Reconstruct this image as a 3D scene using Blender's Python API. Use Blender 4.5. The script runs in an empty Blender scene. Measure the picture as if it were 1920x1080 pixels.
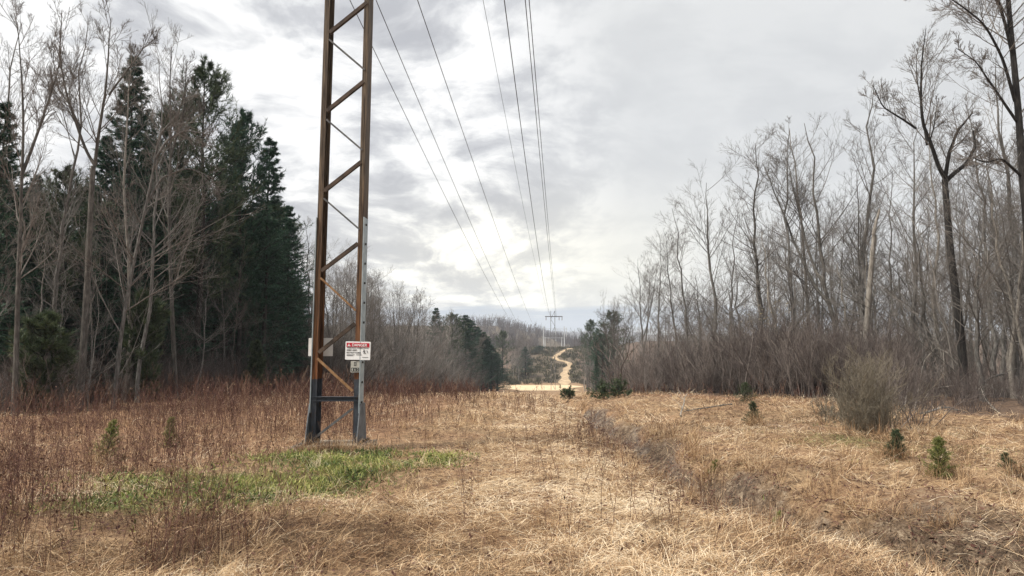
import bpy, math, random
import numpy as np

rng = np.random.default_rng(7)
random.seed(7)
scene = bpy.context.scene
COL = scene.collection
PI = math.pi

# ------------------------------------------------------------------ camera
F = 1400.0
CAM = np.array([0.0, 0.0, 1.65])
PITCH = math.atan(120 / F)
cd = bpy.data.cameras.new("camera")
cam = bpy.data.objects.new("camera", cd)
COL.objects.link(cam)
cam.location = CAM
cam.rotation_euler = (PI / 2 + PITCH, 0, 0)
cd.sensor_width = 36
cd.lens = 36 * F / 1920
cd.clip_start = 0.05
cd.clip_end = 20000
scene.camera = cam


def ray(px, py):
    x, y, z = (px - 960) / F, 1.0, (540 - py) / F
    c, s = math.cos(PITCH), math.sin(PITCH)
    yy, zz = y * c - z * s, y * s + z * c
    return np.array([x / yy, 1.0, zz / yy])


def P(px, py, d):
    return CAM + ray(px, py) * d


# ------------------------------------------------------------------ terrain
def sstep(a, b, x):
    t = np.clip((x - a) / (b - a), 0, 1)
    return t * t * (3 - 2 * t)


def hash2(ix, iy, s):
    n = np.sin(ix * 127.1 + iy * 311.7 + s * 74.7) * 43758.5453
    return n - np.floor(n)


def vnoise(x, y, s=0):
    ix, iy = np.floor(x), np.floor(y)
    fx, fy = x - ix, y - iy
    fx, fy = fx * fx * (3 - 2 * fx), fy * fy * (3 - 2 * fy)
    a, b = hash2(ix, iy, s), hash2(ix + 1, iy, s)
    c, d = hash2(ix, iy + 1, s), hash2(ix + 1, iy + 1, s)
    return (a * (1 - fx) + b * fx) * (1 - fy) + (c * (1 - fx) + d * fx) * fy


def fbm(x, y, s=0, o=4):
    r, a = 0, 0.5
    for i in range(o):
        r = r + a * vnoise(x * 2 ** i + i * 17.3, y * 2 ** i - i * 9.1, s + i)
        a *= 0.5
    return r


PROF_Y = np.array([-9000, 0, 25, 30, 36, 60, 100, 142, 150, 182, 190, 215, 245, 275, 300, 320, 360, 420, 500, 650, 800, 1200, 2000, 2600, 3400, 9000.])
PROF_Z = np.array([0, 0, 0, -.12, -.40, -1.65, -3.67, -5.72, -6.0, -6.4, -6.1, -4.3, -2.0, .9, 3.1, 3.3, 0, -4, -3, 6, 6, -10, 20, 62, 60, 20.])
DITCH = np.array([[2.3, 26], [2.45, 20], [2.5, 17], [2.45, 14], [2.5, 11.5], [2.65, 9.8], [3.2, 8.3], [3.55, 7.2], [3.95, 5.9], [4.6, 4.2], [5.4, 2]])


def ditch_x(Y):
    return np.interp(Y, DITCH[::-1, 1], DITCH[::-1, 0])


def h(X, Y):
    X, Y = np.asarray(X, float), np.asarray(Y, float)
    yy = Y
    z = np.interp(yy, PROF_Y, PROF_Z)
    # smooth the profile a little
    for k in (0.03, -0.03):
        z = z + np.interp(yy * (1 + k), PROF_Y, PROF_Z)
    z = z / 3
    near = 1 - sstep(30, 60, Y)
    dx = np.abs(X - ditch_x(Y) + .15 * np.sin(Y * 1.7))
    z = z - near * (.40 * (1 - sstep(.10, .50, dx)) + .14 * (1 - sstep(.3, 1.5, dx)) * (X < ditch_x(Y))) * sstep(1, 4, Y)
    z = z - near * .10 * (1 - sstep(.5, 2.6, dx)) * sstep(1, 4, Y)
    z = z + near * .16 * np.exp(-((X - ditch_x(Y) - 1.15) / .5) ** 2) * sstep(1, 4, Y) * (1 - sstep(14, 20, Y))
    z = z + near * .08 * sstep(3.4, 7.5, X) * sstep(2, 6, Y)
    z = z + near * .22 * (fbm(X * .45, Y * .45, 3) - .45)
    z = z + near * .09 * (fbm(X * 2.1, Y * 2.1, 5) - .45)
    z = z + near * .05 * (fbm(X * 5.5, Y * 5.5, 6, 2) - .4)
    z = z + near * (.14 + .16 * (1 - sstep(8, 10, Y))) * (1 - sstep(.3, 1.6, dx)) * (fbm(X * 3.1, Y * 3.1, 8, 3) - .45)
    z = z + near * sstep(.6, 2.0, X - ditch_x(Y)) * (.20 * (fbm(X * 1.1, Y * 1.1, 12) - .45) + .10 * (fbm(X * 3.7, Y * 3.7, 13, 3) - .45)) * sstep(3, 6, Y)
    # wooded hill on the left far away, and shoulders either side of the corridor
    z = z + 19 * np.exp(-((Y - 640) / 170) ** 2) * sstep(75, -20, X) * sstep(350, 500, Y)
    z = z + 3.0 * sstep(40, 140, Y) * (1 - sstep(330, 420, Y)) * sstep(14, 40, X - .0571 * Y)
    z = z + 2.0 * sstep(40, 140, Y) * (1 - sstep(330, 420, Y)) * sstep(-18, -45, X - .0571 * Y)
    z = z + sstep(1200, 2400, Y) * 16 * (fbm(X * .0016, Y * .0008, 9) - .3) * (1 - sstep(3600, 6000, Y))
    return z


def hz(x, y):
    return float(h(np.array([x]), np.array([y]))[0])


def ground(px, py, d0=3.0, d1=900):
    r = ray(px, py)
    d = np.concatenate([np.arange(d0, 60, .05), np.arange(60, d1, .5)])
    p = CAM + d[:, None] * r
    below = p[:, 2] <= h(p[:, 0], p[:, 1])
    i = int(np.argmax(below)) if below.any() else len(d) - 1
    q = p[i].copy()
    q[2] = hz(q[0], q[1])
    return q


# ------------------------------------------------------------------ mesh helpers
class Acc:
    def __init__(self):
        self.v, self.q, self.t, self.n = [], [], [], 0
        self.r = []

    def add(self, v, q=None, t=None, r=None):
        v = np.asarray(v, np.float32).reshape(-1, 3)
        if q is not None and len(q):
            self.q.append(np.asarray(q, np.int64).reshape(-1, 4) + self.n)
        if t is not None and len(t):
            self.t.append(np.asarray(t, np.int64).reshape(-1, 3) + self.n)
        self.v.append(v)
        self.r.append(np.zeros(len(v), np.float32) if r is None else np.asarray(r, np.float32))
        self.n += len(v)

    def arrays(self):
        v = np.concatenate(self.v)
        q = np.concatenate(self.q) if self.q else np.zeros((0, 4), np.int64)
        t = np.concatenate(self.t) if self.t else np.zeros((0, 3), np.int64)
        return v, q, t, np.concatenate(self.r)

    def mesh(self, name, mat=None, smooth=True, rnd=False, attrs=None):
        v, q, t, r = self.arrays()
        return make_mesh(name, v, q, t, mat, smooth, r if rnd else None, attrs)


def make_mesh(name, v, q, t, mat=None, smooth=True, r=None, attrs=None):
    me = bpy.data.meshes.new(name)
    me.vertices.add(len(v))
    me.vertices.foreach_set("co", np.ascontiguousarray(v, np.float32).ravel())
    idx = np.concatenate([q.ravel(), t.ravel()]).astype(np.int32)
    nl = len(idx)
    me.loops.add(nl)
    me.loops.foreach_set("vertex_index", idx)
    nq, nt = len(q), len(t)
    me.polygons.add(nq + nt)
    starts = np.concatenate([np.arange(nq) * 4, nq * 4 + np.arange(nt) * 3]).astype(np.int32)
    me.polygons.foreach_set("loop_start", starts)
    me.polygons.foreach_set("use_smooth", np.full(nq + nt, smooth, bool))
    me.update(calc_edges=True)
    if r is not None:
        a = me.attributes.new("rnd", "FLOAT", "POINT")
        a.data.foreach_set("value", np.ascontiguousarray(r, np.float32))
    for k, x in (attrs or {}).items():
        a = me.attributes.new(k, "FLOAT", "POINT")
        a.data.foreach_set("value", np.ascontiguousarray(x, np.float32))
    if mat:
        me.materials.append(mat)
    return me


def link(name, me, parent=None, **props):
    o = bpy.data.objects.new(name, me)
    COL.objects.link(o)
    if parent:
        o.parent = parent
    for k, x in props.items():
        o[k] = x
    return o


def thing(name, label, cat, loc=(0, 0, 0), group=None, rz=0):
    o = bpy.data.objects.new(name, None)
    o.empty_display_size = .2
    COL.objects.link(o)
    o.location = [float(c) for c in loc]
    o.rotation_euler = (0, 0, rz)
    o["label"], o["category"] = label, cat
    if group:
        o["group"] = group
    return o


def norm(a):
    return a / np.maximum(np.linalg.norm(a, axis=-1, keepdims=True), 1e-9)


def tubes(Pn, R, sides):
    Pn, R = np.asarray(Pn, float), np.asarray(R, float)
    N, K = Pn.shape[:2]
    T = norm(np.gradient(Pn, axis=1))
    ref = np.where((np.abs(T[:, :1, 2:3]) > .8), np.array([1., 0, 0]), np.array([0, 0, 1.]))
    U = norm(np.cross(T, ref + 0 * T))
    V = np.cross(T, U)
    a = np.arange(sides) * 2 * PI / sides
    v = Pn[:, :, None] + R[:, :, None, None] * (np.cos(a)[:, None] * U[:, :, None] + np.sin(a)[:, None] * V[:, :, None])
    i = np.arange(N)[:, None, None] * K * sides
    k = np.arange(K - 1)[None, :, None] * sides
    s = np.arange(sides)[None, None, :]
    s2 = (s + 1) % sides
    q = np.stack([i + k + s, i + k + s2, i + k + sides + s2, i + k + sides + s], -1).reshape(-1, 4)
    return v.reshape(-1, 3), q


def interp_poly(Pn, t):
    N, K = Pn.shape[:2]
    f = t * (K - 1)
    i = np.minimum(f.astype(int), K - 2)
    w = (f - i)[..., None]
    n = np.arange(N)[:, None]
    a, b = Pn[n, i], Pn[n, i + 1]
    return a * (1 - w) + b * w, norm(b - a)


def children(Pn, R, g, m, t0, t1, ang, length, up, jit, K, rmin, rscale=.6, tl=.6, flat=1.0):
    """m side shoots on every polyline; returns polylines (N*m,K,3) and radii"""
    N = len(Pn)
    t = np.sort(g.uniform(t0, t1, (N, m)), axis=1)
    p, T = interp_poly(Pn, t)
    pr = interp_poly(np.repeat(R[..., None], 3, -1), t)[0][..., 0]
    az = g.uniform(0, 2 * PI, (N, m)) + np.arange(m) * 2.4
    ref = np.where(np.abs(T[..., 2:3]) > .8, np.array([1., 0, 0]), np.array([0, 0, 1.]))
    U = norm(np.cross(T, ref))
    V = np.cross(T, U)
    a = np.radians(g.uniform(ang[0], ang[1], (N, m)))[..., None]
    d = np.cos(a) * T + np.sin(a) * (np.cos(az)[..., None] * U + np.sin(az)[..., None] * V)
    if flat != 1:
        d = norm(d * np.array([1, 1, flat]) + T * np.array([0, 0, .3]))
    pl = np.linalg.norm(np.diff(Pn, axis=1), axis=-1).sum(1)[:, None]
    L = (pl * length * (1 - tl * t) * g.uniform(.6, 1.25, (N, m)))
    p, d, L, pr = p.reshape(-1, 3), d.reshape(-1, 3), L.ravel(), pr.ravel()
    pts = [p]
    for k in range(K - 1):
        d = norm(d + np.array([0, 0, up / (K - 1)]) + g.normal(0, jit, d.shape))
        pts.append(pts[-1] + d * (L / (K - 1))[:, None])
    Q = np.stack(pts, 1)
    r0 = np.maximum(pr * rscale * g.uniform(.7, 1, len(pr)), rmin)
    RR = r0[:, None] * np.linspace(1, .35, K)[None]
    return Q, np.maximum(RR, rmin * .7)


# ------------------------------------------------------------------ materials
def mat(name):
    m = bpy.data.materials.new(name)
    m.use_nodes = True
    nt = m.node_tree
    b = nt.nodes["Principled BSDF"]
    b.inputs["Roughness"].default_value = .85
    b.inputs["Specular IOR Level"].default_value = .25
    return m, nt, b


def N(nt, kind, **kw):
    n = nt.nodes.new(kind)
    for k, x in kw.items():
        if k.startswith("i_"):
            key = k[2:]
            n.inputs[int(key) if key.isdigit() else key].default_value = x
        else:
            setattr(n, k, x)
    return n


def ramp(nt, fac, stops, interp="LINEAR"):
    n = nt.nodes.new("ShaderNodeValToRGB")
    n.color_ramp.interpolation = interp
    e = n.color_ramp.elements
    while len(e) < len(stops):
        e.new(.5)
    for el, (p, c) in zip(e, stops):
        el.position = p
        el.color = (*c, 1)
    nt.links.new(fac, n.inputs[0])
    return n.outputs[0]


def noise(nt, vec, scale, detail=4, rough=.55):
    n = N(nt, "ShaderNodeTexNoise")
    n.inputs["Scale"].default_value = scale
    n.inputs["Detail"].default_value = detail
    n.inputs["Roughness"].default_value = rough
    if vec:
        nt.links.new(vec, n.inputs["Vector"])
    return n.outputs["Fac"]


def mix(nt, fac, a, b, mode="MIX"):
    n = nt.nodes.new("ShaderNodeMix")
    n.data_type = "RGBA"
    n.blend_type = mode
    for s, x in ((n.inputs[0], fac), (n.inputs[6], a), (n.inputs[7], b)):
        if hasattr(x, "is_output"):
            nt.links.new(x, s)
        elif isinstance(x, (int, float)):
            s.default_value = x
        else:
            s.default_value = (*x, 1)
    return n.outputs[2]


def math_(nt, op, a, b=0.0, clamp=False):
    n = nt.nodes.new("ShaderNodeMath")
    n.operation = op
    n.use_clamp = clamp
    for s, x in ((n.inputs[0], a), (n.inputs[1], b)):
        if hasattr(x, "is_output"):
            nt.links.new(x, s)
        else:
            s.default_value = x
    return n.outputs[0]


def scaled(nt, sx, sy, sz, src="Object"):
    tc = nt.nodes.new("ShaderNodeTexCoord")
    mp = nt.nodes.new("ShaderNodeMapping")
    mp.inputs["Scale"].default_value = (sx, sy, sz)
    nt.links.new(tc.outputs[src], mp.inputs[0])
    return mp.outputs[0]


def bark(name, c0, c1, c2, vary=.35):
    m, nt, b = mat(name)
    v = scaled(nt, 9, 9, 2.2)
    f = noise(nt, v, 1.6, 6, .65)
    c = ramp(nt, f, [(.3, c0), (.5, c1), (.72, c2)])
    oi = nt.nodes.new("ShaderNodeObjectInfo")
    k = math_(nt, "MULTIPLY_ADD", oi.outputs["Random"], vary)
    k.node.inputs[2].default_value = 1 - vary / 2
    hsv = nt.nodes.new("ShaderNodeHueSaturation")
    nt.links.new(k, hsv.inputs["Value"])
    nt.links.new(c, hsv.inputs["Color"])
    nt.links.new(hsv.outputs[0], b.inputs["Base Color"])
    bp = N(nt, "ShaderNodeBump")
    bp.inputs["Strength"].default_value = .6
    bp.inputs["Distance"].default_value = .02
    nt.links.new(f, bp.inputs["Height"])
    nt.links.new(bp.outputs[0], b.inputs["Normal"])
    return m


def rndmat(name, stops, rough=.8, spec=.2, sub=0.0):
    """colour from the per-vertex 'rnd' attribute (each blade or needle its own shade)"""
    m, nt, b = mat(name)
    at = N(nt, "ShaderNodeAttribute", attribute_name="rnd")
    c = ramp(nt, at.outputs["Fac"], stops)
    nt.links.new(c, b.inputs["Base Color"])
    b.inputs["Roughness"].default_value = rough
    b.inputs["Specular IOR Level"].default_value = spec
    if sub:
        tr = nt.nodes.new("ShaderNodeBsdfTranslucent")
        nt.links.new(c, tr.inputs[0])
        ms = nt.nodes.new("ShaderNodeMixShader")
        ms.inputs[0].default_value = sub
        out = nt.nodes["Material Output"]
        nt.links.new(b.outputs[0], ms.inputs[1])
        nt.links.new(tr.outputs[0], ms.inputs[2])
        nt.links.new(ms.outputs[0], out.inputs[0])
    return m


M = {}
M["bark_grey"] = bark("grey_bark", (.05, .046, .041), (.115, .107, .097), (.27, .255, .235))
M["bark_brown"] = bark("brown_bark", (.035, .031, .026), (.078, .070, .061), (.17, .155, .135))
M["bark_pale"] = bark("pale_bark", (.10, .085, .07), (.22, .195, .165), (.38, .35, .31))
M["bark_dark"] = bark("dark_bark", (.010, .009, .008), (.022, .019, .017), (.06, .054, .048))
M["bark_conifer"] = bark("conifer_bark", (.016, .013, .011), (.034, .028, .024), (.07, .061, .053))
M["twig_grey"] = bark("grey_twig", (.09, .080, .072), (.17, .156, .142), (.25, .232, .212), .5)
M["twig_brown"] = bark("brown_twig", (.070, .059, .051), (.13, .113, .099), (.20, .178, .158), .5)
M["spruce"] = rndmat("spruce_needles", [(0, (.010, .030, .019)), (.5, (.026, .068, .040)), (1, (.06, .125, .07))], .6, .25)
M["pine"] = rndmat("pine_needles", [(0, (.018, .034, .018)), (.5, (.044, .070, .032)), (1, (.095, .12, .055))], .6, .25)
M["young"] = rndmat("young_needles", [(0, (.026, .040, .020)), (.55, (.062, .086, .040)), (1, (.125, .145, .075))], .6, .25, .2)
M["lime"] = rndmat("lime_needles", [(0, (.085, .105, .03)), (.55, (.19, .21, .06)), (1, (.34, .33, .13))], .6, .25, .35)
M["thicket"] = rndmat("thicket_twigs", [(0, (.050, .039, .035)), (.4, (.100, .080, .072)), (.75, (.162, .135, .120)), (1, (.29, .25, .22))])
M["shrub"] = rndmat("shrub_twigs", [(0, (.08, .066, .048)), (.5, (.18, .153, .112)), (1, (.32, .28, .215))])
M["weeds"] = rndmat("weed_stems", [(0, (.042, .018, .014)), (.35, (.092, .042, .032)), (.65, (.165, .092, .062)), (1, (.32, .225, .145))])
M["straw"] = rndmat("straw", [(0, (.050, .027, .016)), (.2, (.17, .094, .050)), (.42, (.38, .24, .128)), (.68, (.60, .435, .26)), (1, (.77, .645, .47))], .75, .25, .15)
M["green"] = rndmat("green_leaves", [(0, (.032, .050, .014)), (.4, (.088, .125, .030)), (.7, (.20, .225, .055)), (1, (.36, .34, .11))], .6, .3, .25)
M["catkin"] = rndmat("pale_leaves", [(0, (.25, .20, .11)), (1, (.5, .42, .26))], .8, .2, .2)
M["understory"] = rndmat("understory_twigs", [(0, (.055, .047, .041)), (.4, (.115, .100, .088)), (.75, (.18, .160, .140)), (1, (.29, .26, .23))])
M["heath"] = rndmat("heath_twigs", [(0, (.035, .032, .022)), (.45, (.07, .06, .036)), (.8, (.10, .10, .05)), (1, (.17, .14, .09))])
M["farwood"] = rndmat("far_twigs", [(0, (.05, .042, .042)), (.6, (.10, .08, .075)), (1, (.16, .13, .115))])


# ------------------------------------------------------------------ ground material
def ground_material():
    m, nt, b = mat("ground_cover")
    v = scaled(nt, 1, 1, 1)
    n1 = noise(nt, v, .9, 5)
    n2 = noise(nt, v, 7, 6, .65)
    n3 = noise(nt, v, 38, 4, .7)
    n4 = noise(nt, v, .25, 4)
    f = math_(nt, "ADD", math_(nt, "MULTIPLY", n2, .6), math_(nt, "MULTIPLY", n3, .45))
    straw = ramp(nt, f, [(.36, (.045, .028, .017)), (.47, (.14, .088, .048)), (.57, (.30, .20, .11)), (.70, (.50, .37, .22))])
    rust = ramp(nt, f, [(.35, (.07, .035, .022)), (.5, (.17, .09, .05)), (.66, (.31, .19, .10))])
    mud = ramp(nt, f, [(.38, (.022, .014, .009)), (.5, (.075, .050, .032)), (.57, (.15, .105, .068)), (.68, (.30, .235, .165))])
    moss = ramp(nt, f, [(.35, (.045, .05, .016)), (.52, (.10, .11, .03)), (.68, (.20, .19, .07))])
    sand = ramp(nt, f, [(.3, (.40, .29, .17)), (.7, (.62, .48, .31))])
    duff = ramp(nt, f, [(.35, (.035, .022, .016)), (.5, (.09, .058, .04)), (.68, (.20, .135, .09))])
    far = ramp(nt, f, [(.35, (.048, .036, .023)), (.68, (.12, .088, .053))])
    c = mix(nt, ramp(nt, n1, [(.42, (0, 0, 0)), (.62, (.6, .6, .6))]), straw, rust)

    def at(nm):
        a = N(nt, "ShaderNodeAttribute", attribute_name=nm)
        s = math_(nt, "ADD", a.outputs["Fac"], math_(nt, "MULTIPLY", math_(nt, "SUBTRACT", n2, .5), .9))
        r = ramp(nt, s, [(.35, (0, 0, 0)), (.65, (1, 1, 1))])
        # nothing where the zone is absent
        return mix(nt, 1.0, r, ramp(nt, a.outputs["Fac"], [(.02, (0, 0, 0)), (.2, (1, 1, 1))]), "MULTIPLY")

    c = mix(nt, at("far"), c, far)
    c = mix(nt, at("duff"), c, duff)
    c = mix(nt, at("rust"), c, rust)
    c = mix(nt, at("moss"), c, moss)
    wet = at("mud")
    c = mix(nt, wet, c, mud)
    nt.links.new(c, b.inputs["Base Color"])
    pud = ramp(nt, n1, [(.46, (.9, .9, .9)), (.56, (.28, .28, .28))])
    nt.links.new(mix(nt, wet, (.9, .9, .9), pud), b.inputs["Roughness"])
    bp = N(nt, "ShaderNodeBump")
    bp.inputs["Strength"].default_value = .9
    bp.inputs["Distance"].default_value = .06
    nt.links.new(f, bp.inputs["Height"])
    nt.links.new(bp.outputs[0], b.inputs["Normal"])
    return m


def weed_edge(Y):
    return np.interp(Y, [4, 6, 8, 10, 12, 14, 20, 30, 42, 60, 150], [-3.2, -3.6, -4.3, -4.2, -3.0, -1.5, -1.3, -.7, -1.4, -2, 1])


GREEN = [(-1.15, 11.7, .45), (-1.45, 11.3, .5), (-3.0, 12.2, .5), (-2.2, 12.1, .5), (-1.95, 11.3, .6), (-2.5, 11.4, .7), (-3.3, 11.6, .6), (-2.3, 10.3, .6), (-2.6, 9.4, .7), (-3.1, 8.6, .7), (-3.7, 8.1, .6), (-4.3, 8.0, .5), (-3.6, 9.6, .9), (-4.3, 9.2, .8)]


def green_zone(X, Y):
    g = 0
    for x, y, r in GREEN:
        g = np.maximum(g, np.exp(-(((X - x) ** 2 + (Y - y) ** 2) / r ** 2)))
    return g


def right_edge(Y):   # foot of the right-hand thicket
    return np.interp(Y, [0, 12, 18, 20, 23, 26, 28, 31, 36, 60, 100, 150, 330], [16, 14.5, 11.5, 10.2, 9.8, 8.8, 7.2, 5.6, 5.6, 8.1, 12, 16, 27])


def left_edge(Y):    # foot of the left-hand wood
    return -14 + .0571 * np.asarray(Y, float)


def axis(lo, hi, step0, grow, far_lo, far_hi):
    a = list(np.arange(lo, hi + 1e-6, step0))
    s, x = step0, hi
    while x < far_hi:
        s *= grow
        x += s
        a.append(x)
    s, x = step0, lo
    while x > far_lo:
        s *= grow
        x -= s
        a.insert(0, x)
    return np.array(a)


ys = list(axis(2, 22, .14, 1.0, 2, 22))
y, s = ys[-1], .14
while y < 330:
    s = min(s * 1.03, 1.6)
    y += s
    ys.append(y)
while y < 9000:
    s *= 1.09
    y += s
    ys.append(y)
pre, y, s = [], 2, .14
while y > -300:
    s *= 1.25
    y -= s
    pre.insert(0, y)
ys = np.array(pre + ys)
xs = axis(-13, 13, .17, 1.05, -7000, 7000)
GX, GY = np.meshgrid(xs, ys)
GZ = h(GX, GY)
ny, nx = GX.shape
ii = np.arange(ny - 1)[:, None] * nx + np.arange(nx - 1)[None]
gq = np.stack([ii, ii + 1, ii + 1 + nx, ii + nx], -1).reshape(-1, 4)
x_, y_ = GX.ravel(), GY.ravel()
near = 1 - sstep(45, 80, y_)
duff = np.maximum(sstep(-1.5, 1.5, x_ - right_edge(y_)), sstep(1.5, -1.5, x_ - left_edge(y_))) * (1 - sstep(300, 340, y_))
rust = sstep(.6, -1.6, x_ - weed_edge(y_)) * near * .75
rust = np.maximum(rust, .8 * np.exp(-((x_ - right_edge(y_) + .8) / 1.6) ** 2) * near * sstep(18, 26, y_))
mud = (1 - sstep(.2, 1.15, np.abs(x_ - ditch_x(y_) + .15 * np.sin(y_ * 1.7)))) * (1 - sstep(22, 30, y_)) * (.75 - .4 * sstep(.38, .55, fbm(y_ * 1.1, y_ * .1, 29)))
mud = np.maximum(mud, (1 - sstep(.15, .5, np.abs(x_ - ditch_x(y_) + .15 * np.sin(y_ * 1.7)))) * (y_ < 26))
mud = np.maximum(mud, .75 * np.exp(-(((x_ - 4.0) / 1.3) ** 2 + ((y_ - 6.6) / 2.0) ** 2)))
moss = green_zone(x_, y_) * .95
moss = np.maximum(moss, .5 * np.exp(-(((x_ - 6.3) / 2.2) ** 2 + ((y_ - 13.5) / 2.4) ** 2)))
far_ = sstep(183, 195, y_)
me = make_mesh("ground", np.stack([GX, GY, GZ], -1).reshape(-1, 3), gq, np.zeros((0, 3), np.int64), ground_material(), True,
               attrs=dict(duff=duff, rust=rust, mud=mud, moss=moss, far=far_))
link("ground", me, kind="structure")


# sand crossing and the winding path up the opposite slope
def sand_material(name, c0, c1):
    m, nt, b = mat(name)
    f = noise(nt, scaled(nt, 1, 1, 1), .8, 6, .65)
    nt.links.new(ramp(nt, f, [(.35, c0), (.65, c1)]), b.inputs["Base Color"])
    b.inputs["Roughness"].default_value = .95
    return m


M["sand"] = sand_material("pale_sand", (.42, .30, .18), (.66, .50, .32))


def ribbon(name, left, right, lift, m, n=6):
    left, right = np.array(left, float), np.array(right, float)
    w = np.linspace(0, 1, n)[None, :, None]
    g = left[:, None, :2] * (1 - w) + right[:, None, :2] * w
    z = h(g[..., 0], g[..., 1]) + (lift if np.isscalar(lift) else np.asarray(lift)[:, None])
    v = np.concatenate([g, z[..., None]], -1).reshape(-1, 3)
    k = np.arange(len(left) - 1)[:, None] * n + np.arange(n - 1)[None]
    q = np.stack([k, k + 1, k + 1 + n, k + n], -1).reshape(-1, 4)
    return link(name, make_mesh(name, v, q, np.zeros((0, 3), np.int64), m), kind="structure")


Lp, Rp = [], []
for t in np.linspace(0, 1, 40):
    yv = 145 + 35 * t
    xl = -4 + 2.2 * math.sin(t * 7) + 5 * (1 - t) ** 3 + .5 * t
    xr = 13.5 + 1.6 * math.sin(t * 9 + 1) + 1.5 * t - 2.5 * (1 - t) ** 3
    Lp.append((xl, yv))
    Rp.append((xr, yv))
ribbon("sand_road", Lp, Rp, .07, M["sand"], 30)
nodes = [(1058, 726, 34), (1058, 722, 26), (1059, 712, 26), (1060, 700, 20), (1062, 692, 17), (1071, 684, 16), (1062, 679, 16), (1048, 676, 15), (1038, 672, 14), (1044, 667, 12), (1054, 660, 11), (1062, 656, 12), (1074, 653, 14)]
cs, ws = [], []
for px, py, w in nodes:
    g = ground(px, py, 100)
    cs.append(g[:2])
    ws.append(w / F * g[1])
cs, ws = np.array(cs), np.array(ws)
tt = np.linspace(0, len(cs) - 1, 120)


def sm(a):
    b = np.interp(tt, np.arange(len(cs)), a)
    k = np.ones(9) / 9
    return np.convolve(np.pad(b, 4, mode="edge"), k, "valid")


cx, cy, cw = sm(cs[:, 0]), sm(cs[:, 1]), sm(ws)
PATH = np.stack([cx, cy, cw], 1)
tg = norm(np.stack([np.gradient(cx), np.gradient(cy)], -1))
nr = np.stack([-tg[:, 1], tg[:, 0]], -1)
ww = (cw * (.36 + .1 * np.sin(tt * 5)))[:, None]
c2 = np.stack([cx, cy], -1)
# keep the across-direction mostly sideways so that the path keeps its seen width
nr = norm(nr * .4 + np.array([-1.0, 0]) * np.sign(-nr[:, :1] + 1e-6) * 0 + np.array([-.9, 0]))
M["track"] = sand_material("dull_track", (.20, .14, .085), (.50, .37, .23))
ribbon("path", c2 + nr * ww, c2 - nr * ww, np.interp(c2[:, 1], [176, 180, 190], [.02, .05, .10]), M["track"], 6)

# ------------------------------------------------------------------ templates: bare trees
def crown_from(stems, radii, g, acc_t, acc_c, m1, t0, len1, ang1, up1, m2=7, m3=6, m4=2, rm=.005, L3=1.0, rcap=.022):
    """side branches, branchlets and twigs on given stems"""
    for S, R in zip(stems, radii):
        S, R = S[None], R[None]
        b1, r1 = children(S, R, g, m1, t0, .99, ang1, len1, up1, .055, 7, rm * 2.2, .42, .60)
        r1 = np.minimum(r1, rcap * np.linspace(1, .35, 7)[None])
        v, q = tubes(b1, r1, 5)
        acc_c.add(v, q)
        b2, r2 = children(b1, r1, g, m2, .2, .97, (22, 50), .50, .28, .06, 5, rm * 1.4, .6, .35)
        v, q = tubes(b2, r2, 4)
        acc_c.add(v, q)
        b3, r3 = children(b2, r2, g, m3, .2, .97, (22, 50), .52 * L3, .22, .07, 4, rm, .6, .3)
        v, q = tubes(b3, r3, 3)
        acc_c.add(v, q)
        if m4:
            b4, r4 = children(b3, r3, g, m4, .25, .97, (22, 48), .52, .15, .08, 3, rm * .8, .7, .25)
            v, q = tubes(b4, r4, 3)
            acc_c.add(v, q)


def stem(g, H, r0, lean=(0, 0), wob=.12, K=16, tip=.012):
    t = np.linspace(0, 1, K)
    w = np.cumsum(g.normal(0, wob / math.sqrt(K), (K, 2)), axis=0)
    w -= w[0]
    p = np.stack([lean[0] * t ** 1.3 + w[:, 0], lean[1] * t ** 1.3 + w[:, 1], t * H - .15 * (1 - t)], -1)
    r = tip + (r0 - tip) * (1 - t) ** .95
    r[0] *= 1.35
    return p, r


def bare_variant(seed, H, r0, kind):
    g = np.random.default_rng(seed)
    at, ac = Acc(), Acc()
    S, R = stem(g, H, r0, (g.normal(0, .4), g.normal(0, .4)), .35)
    stems, rad = [S], [R]
    if kind == "fork":
        for k in range(g.integers(2, 4)):
            i = int(g.integers(5, 9))
            az = g.uniform(0, 2 * PI)
            L = (H - S[i, 2]) * g.uniform(.75, .95)
            u = np.linspace(0, 1, 10)
            sp = L * g.uniform(.22, .4)
            B = S[i] + np.stack([np.cos(az) * sp * u ** .7, np.sin(az) * sp * u ** .7, L * u], -1) + np.cumsum(g.normal(0, .04, (10, 3)), 0) * u[:, None]
            stems.append(B)
            rad.append(R[i] * .72 * (1 - u) ** .85 + .01)
    for s_, r_ in zip(stems, rad):
        v, q = tubes(s_[None], r_[None], 7)
        at.add(v, q)
    if kind == "broad":
        crown_from(stems, rad, g, at, ac, 26, .28, .42, (32, 62), .45, 7, 5, 2, .0042)
    elif kind == "fork":
        crown_from(stems, rad, g, at, ac, 15, .24, .40, (26, 58), .45, 7, 5, 2, .0042)
    elif kind == "slim":
        crown_from(stems, rad, g, at, ac, 38, .20, .24, (38, 68), .5, 6, 5, 2, .0040)
    else:  # pole: tall bare stem, small high crown
        crown_from(stems, rad, g, at, ac, 24, .34, .26, (35, 66), .4, 6, 5, 2, .0040)
    return at, ac


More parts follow.
